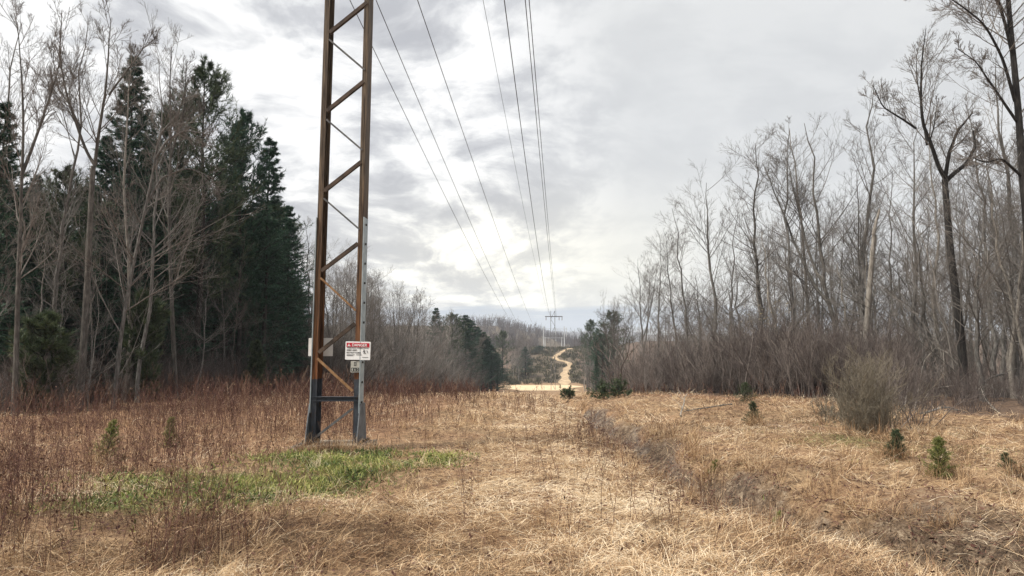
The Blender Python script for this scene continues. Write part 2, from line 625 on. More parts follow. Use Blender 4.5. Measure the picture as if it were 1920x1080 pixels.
VARS = []
for i, (H, r0, kind) in enumerate([(12, .135, "broad"), (12, .125, "fork"), (12, .115, "slim"), (12, .10, "pole"), (12, .12, "slim"), (12, .11, "slim"), (12, .135, "broad"), (12, .095, "pole")]):
    a, c = bare_variant(100 + i, H, r0, kind)
    b = ("bark_grey", "bark_brown", "bark_grey", "bark_grey", "bark_brown", "bark_pale", "bark_grey", "bark_brown")[i]
    tw = ("twig_grey", "twig_brown", "twig_grey", "twig_grey", "twig_brown", "twig_grey", "twig_brown", "twig_brown")[i]
    VARS.append((a.mesh("trunk", M[b]), c.mesh("crown", M[tw]), H))


def put_tree(name, meshes, loc, sc, rz, label, cat, group=None, tilt=(0, 0), scxy=None):
    o = thing(name, label, cat, loc, group, rz)
    o.rotation_euler = (tilt[0], tilt[1], rz)
    s2 = scxy or sc
    o.scale = (s2, s2, sc)
    link("trunk", meshes[0], o)
    link("crown", meshes[1], o)
    return o


def bare_at(px, topy, d, var, label, group=None, scxy=None, tilt=None):
    r = ray(px, topy)
    X = r[0] * d
    z = hz(X, d)
    H = max(CAM[2] + r[2] * d - z, 2)
    sc = H / VARS[var][2] / .98
    return put_tree("bare_tree", VARS[var], (X, d, z), sc, rng.uniform(0, 6.28), label, "tree", group,
                    tilt or (rng.normal(0, .02), rng.normal(0, .03)), scxy or max(sc, .55) * rng.uniform(.85, 1.05))


# ------------------------------------------------------------------ templates: conifers
def needles(acc, Pn, g, per, size, width, spread=55):
    """flat needle sprays along twigs: thin triangles fanning forward"""
    Nn = len(Pn)
    t = g.uniform(.05, 1, (Nn, per))
    p, T = interp_poly(Pn, t)
    p, T = p.reshape(-1, 3), T.reshape(-1, 3)
    n = len(p)
    rd = norm(g.normal(0, 1, (n, 3)))
    a = np.radians(g.uniform(15, spread, n))[:, None]
    side = norm(np.cross(T, rd))
    d = norm(np.cos(a) * T + np.sin(a) * side)
    wv = norm(np.cross(d, g.normal(0, 1, (n, 3)))) * (width * g.uniform(.6, 1.2, n))[:, None]
    L = (size * g.uniform(.6, 1.3, n))[:, None]
    v = np.stack([p - wv * .5, p + wv * .5, p + d * L], 1).reshape(-1, 3)
    tri = np.arange(n * 3).reshape(-1, 3)
    shade = np.repeat(np.clip(g.normal(.5, .25, (Nn, 1)) + g.normal(0, .12, (Nn, per)), 0, 1).ravel(), 3)
    acc.add(v, None, tri, shade)


def conifer(seed, H, r0, base, width, kind="spruce", dense=1.0, m="spruce"):
    g = np.random.default_rng(seed)
    at, ac = Acc(), Acc()
    S, R = stem(g, H, r0, (0, 0), .12, 14, .01)
    v, q = tubes(S[None], R[None], 7)
    at.add(v, q)
    n = int((190 if kind == "spruce" else 120) * dense)
    t = np.linspace(0, 1, n) ** .9
    if kind == "spruce":
        nw = max(8, n // 7)
        t = (np.floor(t * nw) + .5) / nw + g.normal(0, .006, n)
    t = base + (1 - base) * np.clip(t, 0, 1) * .985
    p, _ = interp_poly(S[None], t[None])
    p = p[0]
    u = (t - base) / (1 - base)
    if kind == "spruce":
        Lb = width * (1 - u) ** .8 * np.minimum(1, .55 + u * 3) * g.uniform(.6, 1.12, n) + .10
        el0, curve = np.radians(g.uniform(-18, 12, n) + 32 * u), .30
    else:
        env = np.clip(np.sin(np.clip(u * .92 + .10, 0, 1) * PI) ** .7, .15, 1)
        Lb = width * env * g.uniform(.45, 1.2, n) + .15
        el0, curve = np.radians(g.uniform(5, 35, n) + 25 * u), .55
    az = g.uniform(0, 2 * PI, n) if kind == "pine" else np.arange(n) * 2.399 + g.normal(0, .4, n)
    K = 6
    d = np.stack([np.cos(az) * np.cos(el0), np.sin(az) * np.cos(el0), np.sin(el0)], -1)
    pts = [p]
    for k in range(K - 1):
        d = norm(d + np.array([0, 0, curve / (K - 1)]) * (1 if kind == "pine" else (k - 1) * .8) + g.normal(0, .05, d.shape))
        pts.append(pts[-1] + d * (Lb / (K - 1))[:, None])
    B = np.stack(pts, 1)
    RB = (.008 + .012 * (Lb / width))[:, None] * np.linspace(1, .3, K)[None]
    v, q = tubes(B, RB, 4)
    at.add(v, q)
    b2, r2 = children(B, RB, g, 12 if kind == "spruce" else 9, .12 if kind == "spruce" else .35, 1, (30, 65), .42, -.12 if kind == "spruce" else .5, .08, 4, .004, .6, .55, .4 if kind == "spruce" else 1.0)
    needles(ac, b2, g, 22, .14 if kind == "spruce" else .19, .034 if kind == "spruce" else .026)
    needles(ac, B, g, 26, .11 if kind == "spruce" else .15, .030)
    if base > .2:   # dead lower limbs
        nd = 26
        td = g.uniform(.08, base, nd)
        pd, _ = interp_poly(S[None], td[None])
        az = g.uniform(0, 2 * PI, nd)
        dd = np.stack([np.cos(az), np.sin(az), g.uniform(-.25, .2, nd)], -1)
        Ld = width * g.uniform(.25, .75, nd)
        D = pd[0][:, None] + dd[:, None] * (Ld[:, None, None] * np.linspace(0, 1, 5)[None, :, None]) + np.cumsum(g.normal(0, .03, (nd, 5, 3)), 1)
        RD = np.full((nd, 5), .0055)
        v, q = tubes(D, RD, 3)
        at.add(v, q)
        d2, rr = children(D, RD, g, 4, .3, 1, (30, 60), .5, -.1, .1, 3, .004, .7)
        v, q = tubes(d2, rr, 3)
        at.add(v, q)
    return at.mesh("trunk", M["bark_conifer"]), ac.mesh("crown", M[m], False, True), H


CON = dict(
    spruce=[conifer(201, 13, .13, .06, 2.5), conifer(202, 13, .13, .16, 2.3), conifer(203, 13, .12, .24, 2.0)],
    pine=[conifer(211, 13, .14, .28, 2.7, "pine", 1.2, "pine"), conifer(212, 13, .13, .36, 2.5, "pine", 1.1, "pine"), conifer(213, 13, .13, .26, 2.2, "pine", 1.2, "spruce")],
    young=[conifer(221, 3, .035, .06, .75, "spruce", .55, "young"), conifer(222, 3, .035, .04, .85, "pine", .6, "young")],
)


def conifer_at(kind, v, px, topy, d, label, group=None, name=None, sxy=None):
    r = ray(px, topy)
    X = r[0] * d
    z = hz(X, d)
    ms = CON[kind][v]
    sc = max(CAM[2] + r[2] * d - z, .3) / ms[2]
    nm = name or {"spruce": "spruce_tree", "pine": "pine_tree", "young": "young_conifer"}[kind]
    return put_tree(nm, ms, (X, d, z), sc, rng.uniform(0, 6.28), label, "tree", group, (rng.normal(0, .012), rng.normal(0, .012)), sxy)


def seedling(seed, H, w, m, n=80):
    """a knee-high conifer seedling built at its real size"""
    g = np.random.default_rng(seed)
    at, ac = Acc(), Acc()
    S, R = stem(g, H, .012, (0, 0), .04, 8, .004)
    v, q = tubes(S[None], R[None], 5)
    at.add(v, q)
    t = np.linspace(.06, .97, n)
    p, _ = interp_poly(S[None], t[None])
    az = np.arange(n) * 2.399
    L = w * (1 - t) ** .75 * g.uniform(.35, 1.25, n) + .03
    el = np.radians(g.uniform(5, 35, n) + 25 * t)
    d = np.stack([np.cos(az) * np.cos(el), np.sin(az) * np.cos(el), np.sin(el)], -1)
    B = p[0][:, None] + d[:, None] * L[:, None, None] * np.linspace(0, 1, 4)[None, :, None]
    RB = np.full((n, 4), .0035)
    v, q = tubes(B, RB, 3)
    at.add(v, q)
    b2, _ = children(B, RB, g, 5, .25, 1, (30, 55), .5, .1, .05, 3, .002, .7)
    needles(ac, b2, g, 14, .035, .0045, 70)
    needles(ac, B, g, 40, .035, .006, 70)
    return at.mesh("trunk", M["bark_conifer"]), ac.mesh("crown", M[m], False, True), H


# ------------------------------------------------------------------ left-hand wood
G_LC = "dark conifers of the left wood"
for px, ty, off, k, v, lab in [
    (505, 255, 0, "spruce", 0, "dense dark green spruce with low skirts at the open right end of the left wood"),
    (548, 385, 1.5, "spruce", 1, "short dark spruce poking out just left of the steel tower"),
    (462, 222, 1.5, "pine", 2, "slim green pine next to the dense spruce that ends the left wood"),
    (388, 132, 2.0, "pine", 0, "tall loose-topped pine, highest of the pines in the left wood"),
    (262, 105, 3.5, "spruce", 2, "tallest pointed spruce standing up behind the bare forked trees"),
    (325, 215, 3.0, "pine", 1, "olive pine between the tallest spruce and the tall loose-topped pine"),
    (430, 235, 4.0, "spruce", 1, "narrow dark spruce filling the gap between the two green pines"),
    (205, 250, 4.5, "spruce", 1, "dark spruce half hidden behind the forked bare tree's right stem"),
    (130, 320, 3.5, "pine", 1, "low round-topped pine behind the forked bare tree on the left"),
    (5, 190, 2.5, "spruce", 1, "dark spruce cut by the left edge of the picture"),
    (70, 360, 5, "spruce", 2, "dark low spruce between the left edge and the forked bare tree"),
]:
    d = -14 * F / (px - 1040) + off
    conifer_at(k, v, px, ty, d, lab, G_LC)
G_LI = "conifers deep inside the left wood"
for i in range(74):
    px = rng.uniform(-160, 575)
    d = -14 * F / (px - 1040) + rng.uniform(4, 17)
    ty = np.interp(px, [-120, 0, 120, 260, 400, 470, 575], [250, 270, 350, 240, 250, 290, 470]) + rng.uniform(0, 190)
    k = "spruce" if rng.random() < .75 else "pine"
    conifer_at(k, int(rng.choice([0, 0, 1, 2])), px, ty, d, "shaded dark conifer in the crowd inside the left wood", G_LI, sxy=rng.uniform(.85, 1.2))
for px, ty, d, v, lab in [(270, 560, 25.2, 1, "bushy young green conifer at the foot of the left wood"), (95, 600, 20.5, 1, "olive young conifer nearest the left edge, among pale stems"),
                          (480, 640, 33, 0, "small bright green conifer at the wood's foot left of the tower")]:
    conifer_at("young", v, px, ty, d, lab, sxy=1.0 if px != 480 else None)


def custom_tree(name, stems_px, d, label, cat="tree", barkm="bark_grey", twigm="twig_grey", seed=1, m1=14, t0=.3, len1=.3, ang=(25, 55), up=.5, dj=.25, m2=7, m3=5, m4=2, skip_trunk_branches=False, nobranch=False, group=None):
    """stems_px: list of (points [(px,py)...], radius at foot, radius at tip); the first starts at the ground"""
    g = np.random.default_rng(seed)
    base = P(stems_px[0][0][0][0], stems_px[0][0][0][1], d)
    base[2] = hz(base[0], d)
    at, ac = Acc(), Acc()
    polys, rad = [], []
    for j, (pts, ra, rb) in enumerate(stems_px):
        w = np.array([P(a, b, d) for a, b in pts]) - base
        if j == 0:
            w[0] = (0, 0, -.15)
        K = 22
        s = np.concatenate([[0], np.cumsum(np.linalg.norm(np.diff(w, axis=0), axis=1))])
        u = np.linspace(0, s[-1], K)
        pl = np.stack([np.interp(u, s, w[:, c]) for c in range(3)], -1)
        k = np.array([.25, .5, .25])
        for _ in range(2):
            sm_ = pl.copy()
            for c in range(3):
                sm_[1:-1, c] = np.convolve(pl[:, c], k, "valid")
            pl = sm_
        L = s[-1]
        if j:
            pl[:, 1] += np.linspace(0, 1, K) * L * g.uniform(-dj, dj)
        pl += np.cumsum(g.normal(0, .006, pl.shape), 0) * np.linspace(0, 1, K)[:, None]
        r = rb + (ra - rb) * (1 - np.linspace(0, 1, K)) ** .85
        if j == 0:
            r[0] *= 1.4
            r[1] *= 1.12
        polys.append(pl)
        rad.append(r)
        v, q = tubes(pl[None], r[None], 8)
        at.add(v, q)
    o = thing(name, label, cat, base, group)
    link("trunk", at.mesh("trunk", M[barkm]), o)
    if not nobranch:
        use = list(range(1 if skip_trunk_branches and len(polys) > 1 else 0, len(polys)))
        crown_from([polys[i] for i in use], [rad[i] for i in use], g, at, ac, m1, t0, len1, ang, up, m2, m3, m4, .0042)
        link("crown", ac.mesh("crown", M[twigm]), o)
    return o


custom_tree("bare_tree", [
    ([(150, 745), (160, 600), (168, 470), (174, 360), (178, 311)], .105, .070),
    ([(178, 311), (163, 285), (148, 237), (130, 174), (122, 111), (128, 40)], .048, .007),
    ([(178, 311), (185, 267), (204, 178), (215, 93), (222, 45)], .052, .007),
    ([(150, 240), (122, 189), (100, 165), (85, 120), (78, 85)], .034, .006),
    ([(204, 178), (235, 120), (262, 70)], .034, .006),
], 21.5, "tall bare tree forked into two long limbs, pale crown highest on the left", barkm="bark_brown", twigm="twig_brown", seed=31, m1=13, t0=.10, len1=.52, ang=(20, 45), m2=7, m3=5, m4=3, skip_trunk_branches=True)
custom_tree("bare_tree", [
    ([(28, 770), (33, 560), (38, 400), (43, 220), (36, 110), (30, 40)], .075, .007),
    ([(40, 330), (60, 250), (80, 160), (95, 65)], .045, .006),
], 19.5, "bare tree with a slim second stem near the left edge of the wood", barkm="bark_brown", twigm="twig_brown", seed=32, m1=24, len1=.26, ang=(22, 48), m2=7, m3=5, m4=2)
custom_tree("bare_tree", [
    ([(212, 750), (228, 620), (248, 500), (268, 410), (290, 300)], .068, .03),
    ([(290, 300), (315, 262), (350, 245), (400, 255)], .045, .01),
    ([(275, 380), (300, 330), (345, 310), (395, 330)], .04, .01),
    ([(290, 300), (300, 250), (330, 215), (345, 170)], .04, .01),
], 22.5, "grey-barked bare tree leaning right with arching twiggy limbs", barkm="bark_grey", twigm="twig_brown", seed=33, m1=11, len1=.55, m2=7, m3=5, m4=3, up=.15, ang=(30, 70))
custom_tree("bare_tree", [
    ([(330, 745), (322, 560), (316, 420), (322, 260), (318, 150), (322, 90)], .09, .012),
    ([(318, 300), (345, 210), (352, 110)], .05, .01),
], 27, "slender bare tree whose twigs rise right of the tallest spruce", barkm="bark_brown", twigm="twig_brown", seed=34, m1=22, len1=.32, ang=(22, 48), m2=7, m3=5, m4=2)
for px, ty, d, v, lab in [(110, 60, 23.5, 2, "bare tree between the left edge and the forked tree, twigs reaching its height"),
                          (262, 95, 25.0, 5, "bare tree standing right in front of the tallest pointed spruce"),
                          (285, 110, 24.5, 3, "thin bare pole tree just right of the tallest pointed spruce"),
                          (0, 30, 21.5, 2, "bare tree cut by the left edge of the picture, taller than the spruce"),
                          (585, 430, 45, 2, "faint bare tree seen between the end spruce and the tower leg")]:
    bare_at(px, ty, d, v, lab, scxy=.72)
G_LS = "thin bare stems along the foot of the left wood"
for i in range(11):
    px = rng.uniform(-10, 590)
    d = -14 * F / (px - 1040) + rng.uniform(-1.2, 3)
    bare_at(px, rng.uniform(330, 640), d, int(rng.choice([3, 7, 4, 7])), "thin bare sapling stem at the dark foot of the left wood", G_LS, scxy=rng.uniform(.3, .5), tilt=(rng.normal(0, .05), rng.normal(0, .09)))

# bare trees along the left of the corridor, behind the tower
G_LB = "grey bare trees lining the corridor behind the tower"
for i in range(78):
    px = 600 + 300 * rng.random() ** .85
    d = -14 * F / (px - 1040) + rng.uniform(0, 22)
    px2 = px - rng.uniform(0, 12)
    ty = np.interp(px2, [560, 640, 700, 780, 830, 900, 960], [470, 492, 515, 555, 592, 625, 640]) + abs(rng.normal(0, 26))
    bare_at(px2, ty, d, int(rng.integers(0, 8)), "bare grey tree in the row lining the corridor behind the tower", G_LB, scxy=rng.uniform(.6, .95))
for px, ty, d, k, v, lab in [
    (872, 590, 122, "spruce", 0, "tall dark spruce at the left end of the conifer clump by the sand road"),
    (897, 612, 140, "spruce", 0, "dark spruce in the middle of the conifer clump by the sand road"),
    (914, 630, 140, "spruce", 0, "lower dark spruce right in the conifer clump by the sand road"),
    (932, 672, 143, "spruce", 0, "shortest dark spruce closest to the sand road on its left"),
    (884, 600, 134, "spruce", 0, "dark spruce second from the left end of the clump by the sand road"),
    (905, 622, 132, "spruce", 0, "dark spruce before the middle of the conifer clump near the sand road"),
    (922, 648, 136, "spruce", 0, "dark low spruce second from the right end of the clump near the sand road"),
    (822, 577, 112, "spruce", 2, "pointed conifer tip rising above the grey trees behind the tower"),
    (850, 590, 118, "pine", 1, "round-topped pine between the pointed tip and the conifer clump"),
    (942, 622, 200, "pine", 0, "dark pine standing alone in the far grey wood left of the path"),
    (985, 650, 205, "spruce", 1, "dark spruce at the foot of the far slope left of the path"),
    (1012, 648, 280, "pine", 2, "small conifer on the crest just left of the path's top"),
    (1003, 655, 275, "spruce", 2, "low dark conifer beside the crest on the far slope"),
    (1150, 586, 105, "pine", 0, "dark layered pine standing above the right thicket beside the path"),
    (1105, 602, 170, "pine", 1, "dark pine at the far right edge of the corridor"),
    (1120, 615, 150, "spruce", 1, "short dark spruce right behind the far edge pine"),
    (1128, 628, 95, "pine", 2, "olive pine in the right wood edge just left of the layered pine"),
    (1117, 668, 62, "spruce", 0, "narrow dark conifer at the edge of the right thicket by the path"),
]:
    conifer_at(k, v, px, ty, d, lab, sxy=(1.9 if lab.endswith(('sand road', 'on its left')) else 1.35) if d > 90 else None)
G_FL = "grey bare trees below the far slope"
for i in range(40):
    left = rng.random() < .7
    px = rng.uniform(930, 1010) if left else rng.uniform(1095, 1135)
    d = rng.uniform(185, 250) if left else rng.uniform(110, 230)
    if left:
        px = min(px, 960 + F * (.0571 - 9.0 / d))
    bare_at(px, rng.uniform(632, 668), d, int(rng.integers(0, 8)), "small grey bare tree at the foot of the far slope", G_FL, scxy=rng.uniform(.7, .95))

# ------------------------------------------------------------------ right-hand wood
custom_tree("bare_tree", [
    ([(1812, 752), (1803, 650), (1790, 540), (1779, 430), (1772, 335)], .145, .095),
    ([(1772, 335), (1755, 312), (1738, 272), (1718, 241), (1708, 185), (1703, 111), (1705, 75)], .075, .008),
    ([(1738, 272), (1736, 204), (1733, 130), (1737, 85)], .04, .007),
    ([(1742, 270), (1750, 238), (1752, 190)], .03, .007),
    ([(1718, 241), (1690, 225), (1650, 205), (1625, 165)], .04, .010),
    ([(1772, 335), (1773, 289), (1783, 252), (1805, 222)], .075, .02),
    ([(1773, 340), (1790, 325), (1818, 304), (1838, 272), (1836, 241)], .085, .03),
], 25.0, "black-trunked bare tree leaning left with a knuckled three-way fork", barkm="bark_dark", twigm="twig_brown", seed=41, m1=11, t0=.15, len1=.5, m2=7, m3=5, m4=2, ang=(22, 50), skip_trunk_branches=True)
custom_tree("bare_tree", [
    ([(1942, 770), (1934, 560), (1925, 400), (1914, 280), (1905, 150), (1893, 50), (1885, -80), (1880, -220), (1872, -330)], .15, .018),
    ([(1903, 190), (1870, 120), (1825, 60), (1770, 30), (1715, 8)], .05, .008),
    ([(1900, 110), (1865, 30), (1820, -40), (1790, -110)], .05, .008),
    ([(1915, 330), (1870, 300), (1835, 310), (1800, 300)], .045, .008),
    ([(1908, 230), (1860, 170), (1820, 120), (1780, 100)], .045, .008),
    ([(1890, 60), (1850, -30), (1790, -60), (1730, -40)], .045, .008),
    ([(1912, 330), (1935, 250), (1960, 190)], .05, .01),
], 21.5, "tallest bare tree, dark trunk at the right edge reaching out of the picture", barkm="bark_dark", twigm="twig_brown", seed=42, m1=18, t0=.2, len1=.36, m2=7, m3=6, m4=2, ang=(30, 65), up=.4)
custom_tree("dead_snag", [
    ([(1622, 742), (1624, 640), (1630, 540), (1635, 470), (1638, 440)], .135, .085),
    ([(1638, 440), (1641, 425), (1648, 405), (1654, 391)], .075, .035),
], 28.0, "broken dead trunk, bare pale wood with a dark crooked tip", "snag", barkm="bark_pale", seed=43, nobranch=True)
RIGHT = [
    (1320, 352, 38, 0, "round-crowned bare tree standing alone left of the taller right wood"),
    (1290, 400, 42, 2, "small bare tree just left behind the round-crowned one"),
    (1365, 400, 40, 3, "thin bare tree right of the round-crowned one"),
    (1425, 285, 36, 4, "bare tree with twisting stems, first of the taller right wood"),
    (1482, 238, 35, 2, "tall slim bare tree, left one of the close twin spires"),
    (1505, 245, 36, 5, "tall slim bare tree, right one of the close twin spires"),
    (1545, 235, 34.5, 1, "forked bare tree between the twin spires and the broken snag"),
    (1582, 180, 33, 2, "spire-shaped bare tree rising highest left of the broken snag"),
    (1605, 330, 33, 7, "thin bare pole tree just left of the broken snag"),
    (1680, 245, 31, 6, "bushy-crowned bare tree between the snag and the black trunk"),
    (1665, 330, 32, 3, "thin bare pole tree just right of the broken snag"),
    (1755, 255, 29, 5, "pale bare tree close behind the black trunk"),
    (1835, 215, 27, 2, "slim bare tree right of the black trunk"),
    (1862, 130, 25.5, 0, "wide bare tree between the black trunk and the right edge"),
    (1895, 300, 24, 5, "pale thin bare tree close to the right edge trunk"),
    (1205, 490, 60, 1, "low spreading bare tree at the left tip of the right wood"),
    (1235, 470, 52, 6, "bare tree leaning out over the left tip of the right wood"),
    (1268, 455, 46, 4, "twiggy bare tree second in from the left tip of the right wood"),
]
for px, ty, d, v, lab in RIGHT:
    bare_at(px, ty, d, v, lab)
G_RB = "bare trees crowded inside the right wood"
for i in range(78):
    px = rng.uniform(1215, 1990)
    d0 = np.interp(px, [1200, 1300, 1500, 1680, 1800, 2000], [46, 35, 30, 25, 21, 19])
    d = d0 + rng.uniform(1, 28)
    ty = np.interp(px, [1200, 1260, 1320, 1400, 1450, 1600, 1700, 1800, 1990], [555, 515, 470, 440, 390, 350, 350, 310, 220]) + rng.uniform(0, 170)
    bare_at(px, ty, d, int(rng.choice([0, 1, 2, 3, 4, 5, 5, 6, 7, 3])), "slender bare tree in the crowd inside the right wood", G_RB, scxy=rng.uniform(.6, .95))
G_RF = "bare trees along the far right edge of the corridor"
for i in range(26):
    d = rng.uniform(55, 150)
    X = np.interp(d, [55, 100, 150], [8.4, 12.8, 17]) + rng.uniform(0, 14)
    px = 960 + F * X / d
    bare_at(px, rng.uniform(560, 640), d, int(rng.integers(0, 8)), "small bare tree along the corridor's right edge toward the sand road", G_RF, scxy=rng.uniform(.6, .9))


# ------------------------------------------------------------------ shrubs and thickets
def shrub_arrays(seed, H, W, n, m="thicket", m2=9, m3=5, r=.006, pale=.5, spread=.36, t0=.2, ang=(15, 48), low=.55):
    g = np.random.default_rng(seed)
    az = g.uniform(0, 2 * PI, n)
    rr = W * .30 * np.sqrt(g.uniform(0, 1, n))
    K = 7
    out = np.abs(g.normal(0, spread, n))
    az2 = az + g.normal(0, .9, n)
    d = norm(np.stack([np.cos(az2) * out, np.sin(az2) * out, np.ones(n)], -1))
    L = H * g.uniform(low, 1.08, n)
    p = np.stack([np.cos(az) * rr, np.sin(az) * rr, -.05 + 0 * az], -1)
    pts = [p]
    for k in range(K - 1):
        d = norm(d + g.normal(0, .13, d.shape) + np.array([0, 0, .05]))
        pts.append(pts[-1] + d * (L / (K - 1))[:, None])
    S = np.stack(pts, 1)
    R = (r * 1.9 * g.uniform(.7, 1.3, n))[:, None] * np.linspace(1, .4, K)[None]
    acc = Acc()
    v, q = tubes(S, R, 4)
    acc.add(v, q, None, np.repeat(np.clip(g.normal(.4, .25, n), 0, 1), K * 4))
    b2, r2 = children(S, R, g, m2, t0, 1, ang, .38, .35, .09, 4, r * .7, .6, .5)
    v, q = tubes(b2, r2, 3)
    acc.add(v, q, None, np.repeat(np.clip(g.normal(pale, .22, len(b2)), 0, 1), 12))
    b3, r3 = children(b2, r2, g, m3, .15, 1, (15, 50), .5, .3, .12, 3, r * .55, .6, .4)
    v, q = tubes(b3, r3, 3)
    acc.add(v, q, None, np.repeat(np.clip(g.normal(pale, .22, len(b3)), 0, 1), 9))
    return acc.arrays()


SH = [shrub_arrays(300 + i, 2.6, 2.2, 26) for i in range(4)]


def stuff_from(name, templates, places, m):
    acc = Acc()
    for (x, y, z, s, sz, a, k) in places:
        v, q, t, r = templates[k]
        c, s_ = math.cos(a), math.sin(a)
        w = v * np.array([s, s, sz], np.float32)
        w = np.stack([w[:, 0] * c - w[:, 1] * s_ + x, w[:, 0] * s_ + w[:, 1] * c + y, w[:, 2] + z], -1)
        acc.add(w, q, t, np.clip(r + rng.normal(0, .2), 0, 1))
    return link(name, acc.mesh(name, m, True, True), kind="stuff")


pl = []
for i in range(125):
    px = rng.uniform(1165, 1690)
    d0 = np.interp(px, [1165, 1200, 1300, 1500, 1620, 1700], [40, 32.5, 28.5, 26.2, 23.5, 20.5])
    d = d0 + rng.uniform(0, 9) * rng.random() ** .5
    X = (px - 960) / F * d
    hh = np.interp(px, [1165, 1260, 1400, 1550, 1700], [1.5, 2.2, 2.8, 2.5, 2.0]) / 2.6 * rng.uniform(.35, 1.2)
    pl.append((X, d, hz(X, d), max(.7, hh), hh, rng.uniform(0, 6.28), int(rng.integers(0, 4))))
for i in range(26):   # darker tangle under the trees further right
    px = rng.uniform(1690, 1960)
    d = np.interp(px, [1690, 1800, 1960], [20.5, 19, 18]) + rng.uniform(0, 14)
    X = (px - 960) / F * d
    hh = rng.uniform(.2, .55)
    pl.append((X, d, hz(X, d), max(.5, hh), hh, rng.uniform(0, 6.28), int(rng.integers(0, 4))))
stuff_from("thicket", SH, pl, M["thicket"])
SHL = [shrub_arrays(320 + i, 2.6, 2.4, 14, m2=7, m3=4, r=.012) for i in range(3)]
pl = []
for i in range(150):  # both edges of the corridor, further off
    d = rng.uniform(38, 175)
    if rng.random() < .5:
        X = right_edge(d) + rng.uniform(-.5, 9)
    else:
        X = left_edge(d) - rng.uniform(-.8, 6)
    hh = rng.uniform(.5, 1.25)
    pl.append((X, d, hz(X, d), hh * 1.3, hh, rng.uniform(0, 6.28), int(rng.integers(0, 3))))
stuff_from("undergrowth", SHL, pl, M["thicket"])
# tall thin understory inside the woods on both sides
UN = [shrub_arrays(330 + i, 5.5, 2.4, 9, m2=9, m3=5, r=.0085, pale=.55) for i in range(3)]
pl = []
for i in range(85):
    px = rng.uniform(1200, 2000)
    d0 = np.interp(px, [1200, 1300, 1500, 1680, 1800, 2000], [42, 33, 29, 25, 21.5, 19.5])
    d = d0 + rng.uniform(1, 34)
    X = (px - 960) / F * d
    hh = np.interp(px, [1200, 1300, 1450, 2000], [.6, .85, 1.1, 1.2]) * rng.uniform(.55, 1.1)
    pl.append((X, d, hz(X, d), max(hh, .7) * 1.1, hh, rng.uniform(0, 6.28), int(rng.integers(0, 3))))
for i in range(120):
    d = rng.uniform(40, 150)
    X = left_edge(d) - rng.uniform(-.3, 18)
    hh = rng.uniform(.7, 1.45)
    pl.append((X, d, hz(X, d), hh, hh, rng.uniform(0, 6.28), int(rng.integers(0, 3))))
for i in range(14):
    px = rng.uniform(-60, 590)
    d = -14 * F / (px - 1040) + rng.uniform(0, 9)
    X = (px - 960) / F * d
    hh = rng.uniform(.45, 1.2)
    pl.append((X, d, hz(X, d), hh, hh, rng.uniform(0, 6.28), int(rng.integers(0, 3))))
RO = 3
UN += [shrub_arrays(350 + i, 4.6, 4.6, 26, m2=9, m3=4, r=.010, pale=.62, spread=.55) for i in range(RO)]
for i in range(96):
    d = 42 + 110 * rng.random() ** 1.3
    X = left_edge(d) - 12 * rng.random() ** 1.6 + .6
    hh = rng.uniform(.55, 1.05)
    pl.append((X, d, hz(X, d), hh * 1.15, hh, rng.uniform(0, 6.28), 3 + int(rng.integers(0, RO))))
stuff_from("understory", UN, pl, M["understory"])
# brush at the foot of the left wood
pl = []
for i in range(60):
    px = rng.uniform(-30, 600)
    d = -14 * F / (px - 1040) + rng.uniform(-.6, 4)
    X = (px - 960) / F * d
    hh = rng.uniform(.3, .8)
    pl.append((X, d, hz(X, d), hh, hh, rng.uniform(0, 6.28), int(rng.integers(0, 4))))
stuff_from("brushwood", SH, pl, M["thicket"])

# the big olive shrub and its neighbours: things of their own
def shrub_thing(name, px, py, topy, seed, W, n, m, label, r=.0045, m2=11, m3=6, spread=.4, t0=.2, ang=(15, 48), low=.55):
    g = ground(px, py)
    H = (CAM[2] + ray(px, topy)[2] * g[1]) - g[2]
    v, q, t, rr = shrub_arrays(seed, H, W, n, m2=m2, m3=m3, r=r, spread=spread, t0=t0, ang=ang, low=low)
    o = link(name, make_mesh(name, v, q, t, m, True, rr), label=label, category="shrub")
    o.location = [float(c) for c in g]
    return o


shrub_thing("shrub", 1622, 812, 668, 401, 1.6, 84, M["shrub"], "large olive-grey bushy shrub in front of the broken snag", r=.0036, m2=14, m3=8, spread=.17, t0=.03, ang=(20, 70), low=.3)
shrub_thing("shrub", 1705, 800, 690, 402, 1.6, 26, M["thicket"], "dark arching bare shrub right behind the large olive-grey shrub")
shrub_thing("shrub", 1560, 790, 735, 403, .8, 22, M["shrub"], "small twiggy shrub left of the large olive-grey one")


# pale-leafed small tree in the thicket
def catkin_tree():
    g = np.random.default_rng(55)
    d, px = 33.0, 1445
    X = (px - 960) / F * d
    z = hz(X, d)
    v, q, t, rr = shrub_arrays(56, 4.3, 2.6, 12, m2=7, m3=3, r=.007)
    o = thing("sapling", "sapling with pale dry leaves still hanging, inside the thicket", "sapling", (X, d, z))
    link("stems", make_mesh("stems", v, q, t, M["thicket"], True, rr), o)
    top = v[(v[:, 2] > 1.9)]
    p = top[g.integers(0, len(top), 420)]
    acc = Acc()
    n = len(p)
    a, b = norm(g.normal(0, 1, (n, 3))) * .045, norm(g.normal(0, 1, (n, 3))) * .03
    w = np.stack([p - a * .2, p + b, p + a, p - b], 1).reshape(-1, 3)
    acc.add(w, np.arange(n * 4).reshape(-1, 4), None, np.repeat(g.random(n), 4))
    link("leaves", acc.mesh("leaves", M["catkin"], False, True), o)


catkin_tree()

